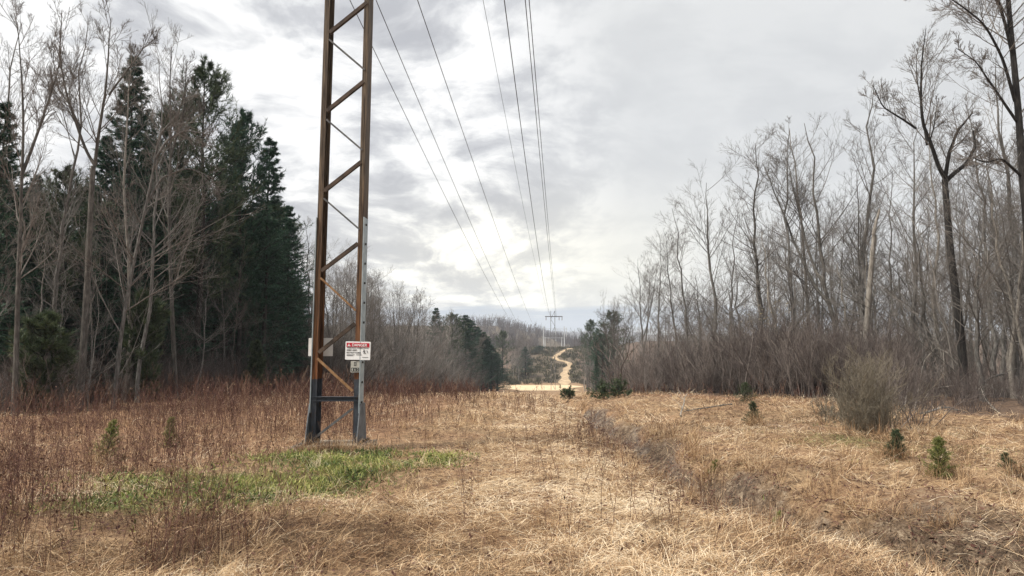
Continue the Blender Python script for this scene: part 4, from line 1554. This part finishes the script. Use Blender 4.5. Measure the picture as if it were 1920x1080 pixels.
FW_, TK, DP = .092, .013, .15
for X, s in ((XL, 1), (XR, -1)):
    a = Acc()
    zs = [FOOT, 1.2, 3.5, 7, TOP]
    for z0, z1 in ((FOOT, TOP),):
        i0, i1 = (0, TK) if s > 0 else (-TK, 0)
        slab(a, X, i0, i1, -DP + TK, DP - TK, z0, z1)
        f0, f1 = (0, FW_) if s > 0 else (-FW_, 0)
        slab(a, X, f0, f1, -DP, -DP + TK, z0, z1)
        slab(a, X, f0, f1, DP - TK, DP, z0, z1)
    link("leg", a.mesh("leg", M["leg"], False), tower)
    # galvanised stiffener on the outer face with a line of bolts
    a = Acc()
    o0, o1 = (-.016, -.003) if s > 0 else (.003, .016)
    zt = tl(600, 408)[1]
    slab(a, X, o0, o1, -DP - .03, DP - .05, .62, zt)
    pl_ = link("stiffener_plate", a.mesh("stiffener_plate", M["galv"], False), tower)
    for i, z in enumerate(np.linspace(.8, zt - .12, 10)):
        a = Acc()
        xo = X(z) + (.016 if s < 0 else -.016)
        xi = xo + (.022 if s < 0 else -.022)
        k = np.arange(6) * PI / 3
        for yc in (-.05,):
            ring = np.stack([np.zeros(6), np.cos(k) * .022 + yc, np.sin(k) * .022 + z], -1)
            v = np.concatenate([ring + [xo, 0, 0], ring + [xi, 0, 0], [[xi, yc, z]]])
            a.add(v, [(i_, (i_ + 1) % 6, 6 + (i_ + 1) % 6, 6 + i_) for i_ in range(6)], [(6 + i_, 6 + (i_ + 1) % 6, 12) for i_ in range(6)])
        link("bolt", a.mesh("bolt", M["bolt"], False), pl_)
    # flared gusset at the foot
    a = Acc()
    g0, g1 = (-.034, -.018) if s > 0 else (.018, .034)
    slab(a, X, g0, g1, -DP - .20, DP + .16, FOOT, .78, -DP - .01, DP + .005)
    gs = link("gusset_plate", a.mesh("gusset_plate", M["gusset"], False), tower)
    a = Acc()
    b0, b1 = (-.13, -.036) if s > 0 else (.036, .13)
    slab(a, X, b0, b1, -DP - .20, DP + .16, FOOT, FOOT + .014)
    link("base_flange", a.mesh("base_flange", M["gusset"], False), gs)
    for yc in (-.26, -.08, .1, .26):
        a = Acc()
        xc = X(FOOT) + (b0 + b1) / 2
        box(a, xc - .02, xc + .02, yc - .02, yc + .02, FOOT + .015, FOOT + .06)
        link("anchor_bolt", a.mesh("anchor_bolt", M["bolt"], False), gs)

# lacing bars
yb = -DP - .010


def brace(p, q_, w, dep, m, angle=False):
    a = Acc()
    (x0, z0), (x1, z1) = tl(*p), tl(*q_)
    bar(a, (x0, yb, z0), (x1, yb, z1), w, .008)
    if angle:   # outstanding leg of the angle iron
        t = norm(np.array([x1 - x0, 0, z1 - z0]))
        n = np.cross(t, [0, 1, 0])
        off = n * (w / 2 - .004) * (1 if n[2] < 0 else -1)
        bar(a, np.array([x0, yb + .008, z0]) + off, np.array([x1, yb + .008, z1]) + off, .008, dep)
    link("brace", a.mesh("brace", m, False), tower)


for p, q_ in [((617, 61), (688, 4)), ((612, 208), (682, 152)), ((607, 358), (677, 303)), ((602, 508), (671, 456)), ((597, 661), (666, 606))]:
    brace(p, q_, .062, .06, M["brace_dark"], True)
for p, q_ in [((617, 74), (684, 131)), ((612, 224), (679, 281)), ((607, 372), (674, 430))]:
    brace(p, q_, .03, .035, M["brace_grey"], True)
brace((601, 521), (667, 582), .034, .035, M["brace_rust"], True)
brace((595, 672), (661, 733), .045, .04, M["brace_rust"], True)
brace((591, 820), (661, 766), .038, .04, M["brace_grey"], True)
# unseen upper bays, same rhythm
zz0, step = tl(688, 4)[1], tl(612, 208)[1] - tl(607, 358)[1]
z = zz0 + .12
flip = False
while z < TOP - 1.2:
    a = Acc()
    x0, x1 = XL(z) + .05, XR(z) - .05
    bar(a, (x1, yb, z), (x0, yb, z + step * .42), .03, .008)
    link("brace", a.mesh("brace", M["brace_grey"], False), tower)
    a = Acc()
    bar(a, (x0, yb, z + step * .52), (x1, yb, z + step * .93), .062, .008)
    link("brace", a.mesh("brace", M["brace_dark"], False), tower)
    z += step
a = Acc()
zb = tl(630, 748)[1]
box(a, XL(zb) + TK, XR(zb) - TK, -DP + .016, -DP + .024, zb - .030, zb + .030)
box(a, XL(zb) + TK, XR(zb) - TK, -DP - .03, -DP + .055, zb + .030, zb + .040)
box(a, XL(zb) + TK, XR(zb) - TK, -DP - .03, -DP + .055, zb - .040, zb - .030)
link("cross_beam", a.mesh("cross_beam", M["beam_blue"], False), tower)
a = Acc()
fx0, fx1 = tl(548, 845)[0], tl(690, 840)[0]
hexa(a, [(fx0 + .05, -.42, -.3), (fx1, -.40, -.3), (fx1 + .05, .55, -.3), (fx0, .55, -.3), (fx0 + .06, -.40, FOOT - .03), (fx1 - .02, -.38, FOOT - .003), (fx1, .5, FOOT - .003), (fx0 + .02, .5, FOOT - .02)])
link("footing", a.mesh("footing", M["concrete"], False), tower)

# ------------------------------------------------------------------ power lines
def wire(samples, b_, zref, d0, d1, end, r, label, group=None):
    r0 = ray(*samples[0])
    D0 = (zref - CAM[2]) / r0[2]
    a_ = D0 * (r0[0] - b_)
    pts = []
    for s in samples:
        rr = ray(*s)
        if abs(rr[0] - b_) < 1e-4:
            continue
        D = a_ / (rr[0] - b_)
        if 0 < D < d1:
            pts.append((D, CAM[2] + rr[2] * D, 1.0))
    pts.append((d1, end, 3.0))
    A = np.array(pts)
    co = np.polyfit(A[:, 0], A[:, 1], 2, w=A[:, 2])
    D = np.linspace(d0, d1, 160)
    Z = np.polyval(co, D)
    far = np.stack([a_ + b_ * D, D, Z], -1)
    o0 = far[0].copy()
    v, q = tubes((far - o0)[None], np.full((1, 160), r), 6)
    o = link("power_line", make_mesh("power_line", v, q, np.zeros((0, 3), np.int64), M["wire"]), label=label, category="power line")
    o.location = [float(c) for c in o0]
    if group:
        o["group"] = group
    return a_, b_, co


BL, BR = .0571, .0657
GW = "power lines overhead"
wl = [wire(s, BL, 12, TD, 340, 8.4, .013, lab, GW) for s, lab in [
    ([(657, 0), (699, 86), (795, 293), (875, 448), (956, 600)], "power line passing behind the lattice tower, leftmost of the left three"),
    ([(705, 0), (795, 212), (875, 402), (967, 600)], "power line starting just right of the lattice tower, middle of the left three"),
    ([(784, 0), (853, 212), (927, 413), (990, 588)], "power line well right of the lattice tower, rightmost of the left three")]]
wr = [wire(s, BR, 12, -40, 152, e, r, lab, GW) for s, r, e, lab in [
    ([(910, 0), (944, 212), (990, 436), (1025, 574)], .007, 9.2, "faint thin power line, leftmost of the right four"),
    ([(943, 0), (973, 212), (1002, 402), (1028, 585)], .015, 8.6, "heavy power line beside the faint thin one, second of the right four"),
    ([(986, 0), (1007, 247), (1028, 459), (1041, 580)], .013, 8.6, "power line left in the close pair on the right"),
    ([(993, 0), (1010.5, 218), (1030.5, 459), (1043, 580)], .013, 8.6, "power line right in the close pair on the right")]]

# tower head carrying the left three wires
c_, s_ = math.cos(yaw), math.sin(yaw)
ends = []
for a_, b_, co in wl:
    X, Z = a_ + b_ * TD, np.polyval(co, TD)
    ends.append(((X - TX) * c_, Z - TZ))
az_ = max(e[1] for e in ends) + .95
a = Acc()
xs_ = [e[0] for e in ends]
box(a, min(xs_) - .3, max(max(xs_) + .3, XR(az_) + .4), DP + .004, DP + .12, az_, az_ + .16)
link("crossarm", a.mesh("crossarm", M["brace_dark"], False), tower)
for x, zc in ends:
    a = Acc()
    prof = [(0, .012), (.06, .012)]
    for k in range(6):
        prof += [(.08 + k * .12, .03), (.10 + k * .12, .085), (.13 + k * .12, .03)]
    prof += [(az_ - zc, .012)]
    zz = np.array([p_[0] for p_ in prof])
    v, q = tubes(np.stack([np.full(len(zz), x), np.full(len(zz), DP + .06), zc + zz], -1)[None], np.array([[p_[1] for p_ in prof]]), 10)
    a.add(v, q)
    link("insulator", a.mesh("insulator", M["porcelain"]), tower)


def far_tower(px, d, ytop, yarm, arm_l, arm_r, label, halfw=.42, m="grey_steel", pole_r=.08, cat="power tower"):
    X = (px - 960) / F * d
    z = hz(X, d)
    o = thing("lattice_tower", label, cat, (X, d, z))
    Ht, Ha = CAM[2] + ray(px, ytop)[2] * d - z, CAM[2] + ray(px, yarm)[2] * d - z
    for s in (-1, 1):
        a = Acc()
        box(a, s * halfw - pole_r / 2, s * halfw + pole_r / 2, -.15, .15, -.5, Ht)
        link("leg", a.mesh("leg", M[m], False), o)
    k = int(Ht / 1.5)
    for i in range(k):
        a = Acc()
        s = 1 if i % 2 else -1
        bar(a, (-s * halfw, -.17, i * Ht / k), (s * halfw, -.17, (i + 1) * Ht / k), .06, .02)
        link("brace", a.mesh("brace", M[m], False), o)
    a = Acc()
    box(a, (arm_l - px) / F * d, (arm_r - px) / F * d, .16, .28, Ha - .12, Ha + .04)
    link("crossarm", a.mesh("crossarm", M[m], False), o)
    for x in (arm_l + 2, px + 12, arm_r - 1):
        a = Acc()
        v, q = tubes(np.array([[[(x - px) / F * d, .22, Ha - .12], [(x - px) / F * d, .22, Ha - .8]]]), np.full((1, 2), .06), 6)
        a.add(v, q)
        link("insulator", a.mesh("insulator", M["porcelain"]), o)
    return o


far_tower(1036.5, 152, 583, 593, 1022, 1055, "distant slim lattice tower rising from the sand road")


def h_frame(px0, px1, d, ytop, yarm, label, r=.3):
    X0, X1 = (px0 - 960) / F * d, (px1 - 960) / F * d
    Xc = (X0 + X1) / 2
    z = hz(Xc, d)
    o = thing("h_frame_pole", label, "power pole", (Xc, d, z))
    Ht, Ha = CAM[2] + ray(px0, ytop)[2] * d - z, CAM[2] + ray(px0, yarm)[2] * d - z
    for x in (X0 - Xc, X1 - Xc):
        a = Acc()
        v, q = tubes(np.array([[[x, 0, -1], [x, 0, Ht * .5], [x, 0, Ht]]]), np.array([[r, r * .85, r * .7]]), 8)
        a.add(v, q)
        link("pole", a.mesh("pole", M["white_steel"]), o)
    a = Acc()
    box(a, X0 - Xc - 1.2, X1 - Xc + 1.2, -r - .25, -r - .01, Ha - .08, Ha + .06)
    link("crossarm", a.mesh("crossarm", M["white_steel"], False), o)


h_frame(1022, 1053, 345, 632, 633.5, "pale two-legged pole frame beyond the crest, nearest of the far pale ones", .26)
h_frame(1019, 1058, 520, 612, 616, "taller pale two-legged pole frame beyond the nearer one", .36)
h_frame(1042, 1062, 620, 614, 618, "narrow pale two-legged pole frame farthest along the line", .36)

# ------------------------------------------------------------------ signs
def text(body, parent, x, z, w, hgt, m, y, name="lettering", bold=0.0):
    cu = bpy.data.curves.new(name, "FONT")
    cu.body = body
    cu.align_x, cu.align_y = "CENTER", "CENTER"
    cu.extrude = .0015
    cu.offset = bold
    ob = bpy.data.objects.new(name, cu)
    COL.objects.link(ob)
    dg = bpy.context.evaluated_depsgraph_get()
    me = bpy.data.meshes.new_from_object(ob.evaluated_get(dg))
    bpy.data.objects.remove(ob)
    n = len(me.vertices)
    co = np.empty(n * 3)
    me.vertices.foreach_get("co", co)
    co = co.reshape(-1, 3)
    lo, hi = co[:, :2].min(0), co[:, :2].max(0)
    mid = (lo + hi) / 2
    out = np.stack([(co[:, 0] - mid[0]) * w / (hi[0] - lo[0]) + x, -co[:, 2] + y, (co[:, 1] - mid[1]) * hgt / (hi[1] - lo[1]) + z], -1)
    me.vertices.foreach_set("co", out.astype(np.float32).ravel())
    me.materials.clear()
    me.materials.append(m)
    me.update()
    return link(name, me, parent)


def plate_mesh(w, hgt, t, r, y0):
    pts = []
    for cx_, cz_, a0 in ((w / 2 - r, hgt / 2 - r, 0), (-w / 2 + r, hgt / 2 - r, 90), (-w / 2 + r, -hgt / 2 + r, 180), (w / 2 - r, -hgt / 2 + r, 270)):
        for k in range(5):
            a = math.radians(a0 + k * 22.5)
            pts.append((cx_ + r * math.cos(a), cz_ + r * math.sin(a)))
    n = len(pts)
    v = [(x, y0, z) for x, z in pts] + [(x, y0 + t, z) for x, z in pts] + [(0, y0, 0), (0, y0 + t, 0)]
    a = Acc()
    a.add(v, [(i, i + n, (i + 1) % n + n, (i + 1) % n) for i in range(n)], [(2 * n, i, (i + 1) % n) for i in range(n)] + [(2 * n + 1, n + (i + 1) % n, n + i) for i in range(n)])
    return a


def on_tower(px, py, ly):
    x, z = tl(px, py)
    c, s = math.cos(yaw), math.sin(yaw)
    return (TX + x * c - ly * s, TD + x * s + ly * c, TZ + z)


PXM = 1 / F * (TD - .2)
sg = thing("danger_sign", "white and red danger sign bolted to the tower's right leg", "sign", on_tower(671.8, 657.5, -DP - .03), rz=yaw)
sg.rotation_euler = (0, math.radians(1.2), yaw)
W_, H_ = 47.5 * PXM, 34 * PXM
link("board", plate_mesh(W_, H_, .004, .012, 0).mesh("board", M["board"], False), sg)
a = Acc()
box(a, -W_ / 2 + .02, W_ / 2 - .02, -.004, -.0015, H_ / 2 - .098, H_ / 2 - .024)
link("header", a.mesh("header", M["red"], False), sg)
text("DANGER", sg, .03, H_ / 2 - .061, W_ * .60, .048, M["board"], -.0065, bold=.012)
a = Acc()
tx, tz = -W_ * .355, H_ / 2 - .061
a.add([(tx - .028, -.0065, tz - .024), (tx + .028, -.0065, tz - .024), (tx, -.0065, tz + .026), (tx - .028, -.0045, tz - .024), (tx + .028, -.0045, tz - .024), (tx, -.0045, tz + .026)],
      [(0, 3, 4, 1), (1, 4, 5, 2), (2, 5, 3, 0)], [(0, 1, 2), (3, 5, 4)])
tri = link("warning_triangle", a.mesh("warning_triangle", M["board"], False), sg)
text("!", tri, tx, tz - .003, .008, .032, M["red"], -.0085, "exclamation_mark")
text("Hazardous voltage above.", sg, 0, .046, W_ * .86, .020, M["black"], -.003)
text("KEEP OFF!", sg, -W_ * .24, .008, W_ * .40, .022, M["black"], -.003, bold=.01)
text("DO NOT CLIMB", sg, -W_ * .165, -.035, W_ * .56, .022, M["black"], -.003, bold=.01)
# falling climber and bolt pictogram
a = Acc()
px_, pz_ = W_ * .31, -.018
k = np.arange(10) * PI / 5
a.add([(px_ - .03 + .009 * math.cos(t), -.003, pz_ + .03 + .009 * math.sin(t)) for t in k] + [(px_ - .03, -.003, pz_ + .03)], None, [(i, 10, (i + 1) % 10) for i in range(10)])
for (x0, z0, x1, z1, w) in [(-.032, .018, -.012, -.016, .014), (-.03, .012, -.046, -.006, .007), (-.026, .012, -.006, .02, .007), (-.012, -.016, -.034, -.034, .008), (-.012, -.016, .010, -.034, .008),
                            (.02, .028, .036, .006, .007), (.036, .006, .024, .004, .007), (.024, .004, .044, -.024, .007)]:
    bar(a, (px_ + x0, -.0045, pz_ + z0), (px_ + x1, -.0045, pz_ + z1), w, .002)
link("pictogram", a.mesh("pictogram", M["black"], False), sg)
a = Acc()
for i, (xa, xb, zc) in enumerate([(-W_ * .44, -W_ * .12, -.072), (-W_ * .06, W_ * .16, -.072), (-W_ * .44, -W_ * .18, -.088), (W_ * .18, W_ * .42, -.112)]):
    box(a, xa, xb, -.0032, -.0012, zc - .003, zc + .003)
link("fine_print", a.mesh("fine_print", M["black"], False), sg)
for x in (-.02, .02):
    a = Acc()
    z0 = -H_ / 2 - .012
    box(a, x - .012, x + .012, -.008, .03, z0 - .008, z0 + .008)
    link("mounting_clip", a.mesh("mounting_clip", M["bolt"], False), sg)

ns = thing("number_plate", "small grey tower number plate under the danger sign, reading 1 162", "number plate", on_tower(666.8, 687.5, -DP - .03), rz=yaw)
w2, h2 = 17 * PXM, 21 * PXM
link("board", plate_mesh(w2, h2, .004, .006, 0).mesh("board", M["plate"], False), ns)
a = Acc()
box(a, -.020, .020, -.003, -.001, .018, .080)
t1 = link("digit_tile", a.mesh("digit_tile", M["black"], False), ns)
text("1", t1, 0, .049, .014, .044, M["plate"], -.005, "digit", .01)
for i, dch in enumerate("162"):
    xc = (-.047, 0, .047)[i]
    a = Acc()
    box(a, xc - .0215, xc + .0215, -.003, -.001, -.082, -.016)
    t1 = link("digit_tile", a.mesh("digit_tile", M["black"], False), ns)
    text(dch, t1, xc, -.049, .016 if dch == "1" else .026, .048, M["plate"], -.005, "digit", .012)

bs = thing("blank_sign", "pale blank back of a sign fixed behind the tower's left leg", "sign", on_tower(590.5, 650.5, DP + .014), rz=yaw)
link("board", plate_mesh(47 * PXM * 1.02, 34 * PXM * 1.02, .004, .010, .008).mesh("board", M["board_back"], False), bs)
a = Acc()
box(a, -.10, .10, -.006, .0065, -.02, .02)
link("mounting_strap", a.mesh("mounting_strap", M["galv"], False), bs)

# ------------------------------------------------------------------ sky and sun
SUN_EL, SUN_AZ = math.radians(52), math.radians(-108)   # azimuth from +Y, positive to the right
world = bpy.data.worlds.new("World")
scene.world = world
world.use_nodes = True
nt = world.node_tree
bg = nt.nodes["Background"]
sky = nt.nodes.new("ShaderNodeTexSky")
sky.sky_type = "NISHITA"
sky.sun_disc = False
sky.sun_elevation = SUN_EL
sky.sun_rotation = SUN_AZ
tc = nt.nodes.new("ShaderNodeTexCoord")
sep = nt.nodes.new("ShaderNodeSeparateXYZ")
nt.links.new(tc.outputs["Generated"], sep.inputs[0])
dx, dy, dz = sep.outputs
zc = math_(nt, "ADD", math_(nt, "MAXIMUM", dz, 0.0), .30)
ux, uy = math_(nt, "DIVIDE", dx, zc), math_(nt, "DIVIDE", dy, zc)
cb = nt.nodes.new("ShaderNodeCombineXYZ")
nt.links.new(ux, cb.inputs[0])
nt.links.new(uy, cb.inputs[1])
cb.inputs[2].default_value = 3.7
uv = cb.outputs[0]
w0 = N(nt, "ShaderNodeTexNoise")
w0.inputs["Scale"].default_value = 1.2
w0.inputs["Detail"].default_value = 3
nt.links.new(uv, w0.inputs["Vector"])
wv = nt.nodes.new("ShaderNodeVectorMath")
wv.operation = "MULTIPLY_ADD"
nt.links.new(w0.outputs["Color"], wv.inputs[0])
wv.inputs[1].default_value = (.55, .55, 0)
nt.links.new(uv, wv.inputs[2])
n1 = noise(nt, wv.outputs[0], 4.6, 9, .60)
n2 = noise(nt, wv.outputs[0], .9, 4, .5)
f = math_(nt, "ADD", math_(nt, "MULTIPLY", n1, .72), math_(nt, "MULTIPLY", n2, .28))
broken = ramp(nt, f, [(.40, (.43, .44, .47)), (.455, (.53, .54, .565)), (.495, (.68, .688, .70)), (.545, (.86, .86, .86))])
smooth = ramp(nt, n2, [(.3, (.56, .575, .59)), (.6, (.62, .63, .635)), (.75, (.69, .695, .69))])
side = math_(nt, "ADD", math_(nt, "MULTIPLY", dx, 2.6), math_(nt, "MULTIPLY", n2, .5))
kk = ramp(nt, side, [(.22, (0, 0, 0)), (.62, (.86, .86, .86))])
c = mix(nt, kk, broken, smooth)
# warm brightness where the sun stands behind thin cloud low over the corridor
d2 = math_(nt, "ADD", math_(nt, "POWER", math_(nt, "DIVIDE", math_(nt, "SUBTRACT", dx, .02), .26), 2.0), math_(nt, "POWER", math_(nt, "DIVIDE", math_(nt, "SUBTRACT", dz, .10), .09), 2.0))
gl = math_(nt, "EXPONENT", math_(nt, "MULTIPLY", d2, -1.0))
gl = math_(nt, "MULTIPLY", gl, math_(nt, "GREATER_THAN", dy, 0.0))
c = mix(nt, math_(nt, "MULTIPLY", gl, .8), c, mix(nt, 1.0, c, (1.46, 1.39, 1.17), "MULTIPLY"))
# blue-grey cloud bank along the horizon
mp = nt.nodes.new("ShaderNodeMapping")
mp.inputs["Scale"].default_value = (5, 5, 60)
nt.links.new(tc.outputs["Generated"], mp.inputs[0])
hn = noise(nt, mp.outputs[0], 1.0, 5, .6)
band = math_(nt, "SUBTRACT", math_(nt, "MULTIPLY", hn, 1.5), math_(nt, "MULTIPLY", math_(nt, "ABSOLUTE", math_(nt, "SUBTRACT", dz, .040)), 22.0))
c = mix(nt, ramp(nt, band, [(.30, (0, 0, 0)), (.60, (.85, .85, .85))]), c, (.40, .465, .54))
# an overcast sky is brighter overhead than at the horizon
up = math_(nt, "MULTIPLY_ADD", math_(nt, "MAXIMUM", math_(nt, "SUBTRACT", dz, .42), 0.0), 1.5)
up.node.inputs[2].default_value = 1.0
cm = nt.nodes.new("ShaderNodeVectorMath")
cm.operation = "SCALE"
nt.links.new(c, cm.inputs[0])
nt.links.new(up, cm.inputs[3])
bg.inputs["Strength"].default_value = .1
nt.links.new(sky.outputs[0], bg.inputs["Color"])
bg2 = nt.nodes.new("ShaderNodeBackground")
nt.links.new(cm.outputs[0], bg2.inputs["Color"])
bg2.inputs["Strength"].default_value = 1.0
ms = nt.nodes.new("ShaderNodeMixShader")
cov = ramp(nt, f, [(.30, (.93, .93, .93)), (.40, (1, 1, 1))])
nt.links.new(cov, ms.inputs[0])
nt.links.new(bg.outputs[0], ms.inputs[1])
nt.links.new(bg2.outputs[0], ms.inputs[2])
nt.links.new(ms.outputs[0], nt.nodes["World Output"].inputs["Surface"])

hm = bpy.data.materials.new("haze")
hm.use_nodes = True
hn_ = hm.node_tree
hn_.nodes.remove(hn_.nodes["Principled BSDF"])
pv = hn_.nodes.new("ShaderNodeVolumePrincipled")
pv.inputs["Color"].default_value = (.86, .91, 1, 1)
pv.inputs["Density"].default_value = .0003
hn_.links.new(pv.outputs[0], hn_.nodes["Material Output"].inputs["Volume"])
a = Acc()
box(a, -3600, 3600, -320, 3600, -60, 135)
link("haze", a.mesh("haze", hm, False), kind="stuff")

sl = bpy.data.lights.new("sun", "SUN")
sl.energy = 4.8
sl.angle = math.radians(10)
sl.color = (1, .95, .86)
so = bpy.data.objects.new("sun", sl)
COL.objects.link(so)
from mathutils import Vector
dirv = Vector((math.sin(SUN_AZ) * math.cos(SUN_EL), math.cos(SUN_AZ) * math.cos(SUN_EL), math.sin(SUN_EL)))
so.rotation_euler = dirv.to_track_quat("Z", "Y").to_euler()

scene.view_settings.view_transform = "Standard"
scene.view_settings.look = "None"
scene.view_settings.exposure = 0.3
scene.view_settings.gamma = 1.0
scene.render.film_transparent = False
scene.cycles.max_bounces = 6
scene.cycles.diffuse_bounces = 3
scene.cycles.use_denoising = True
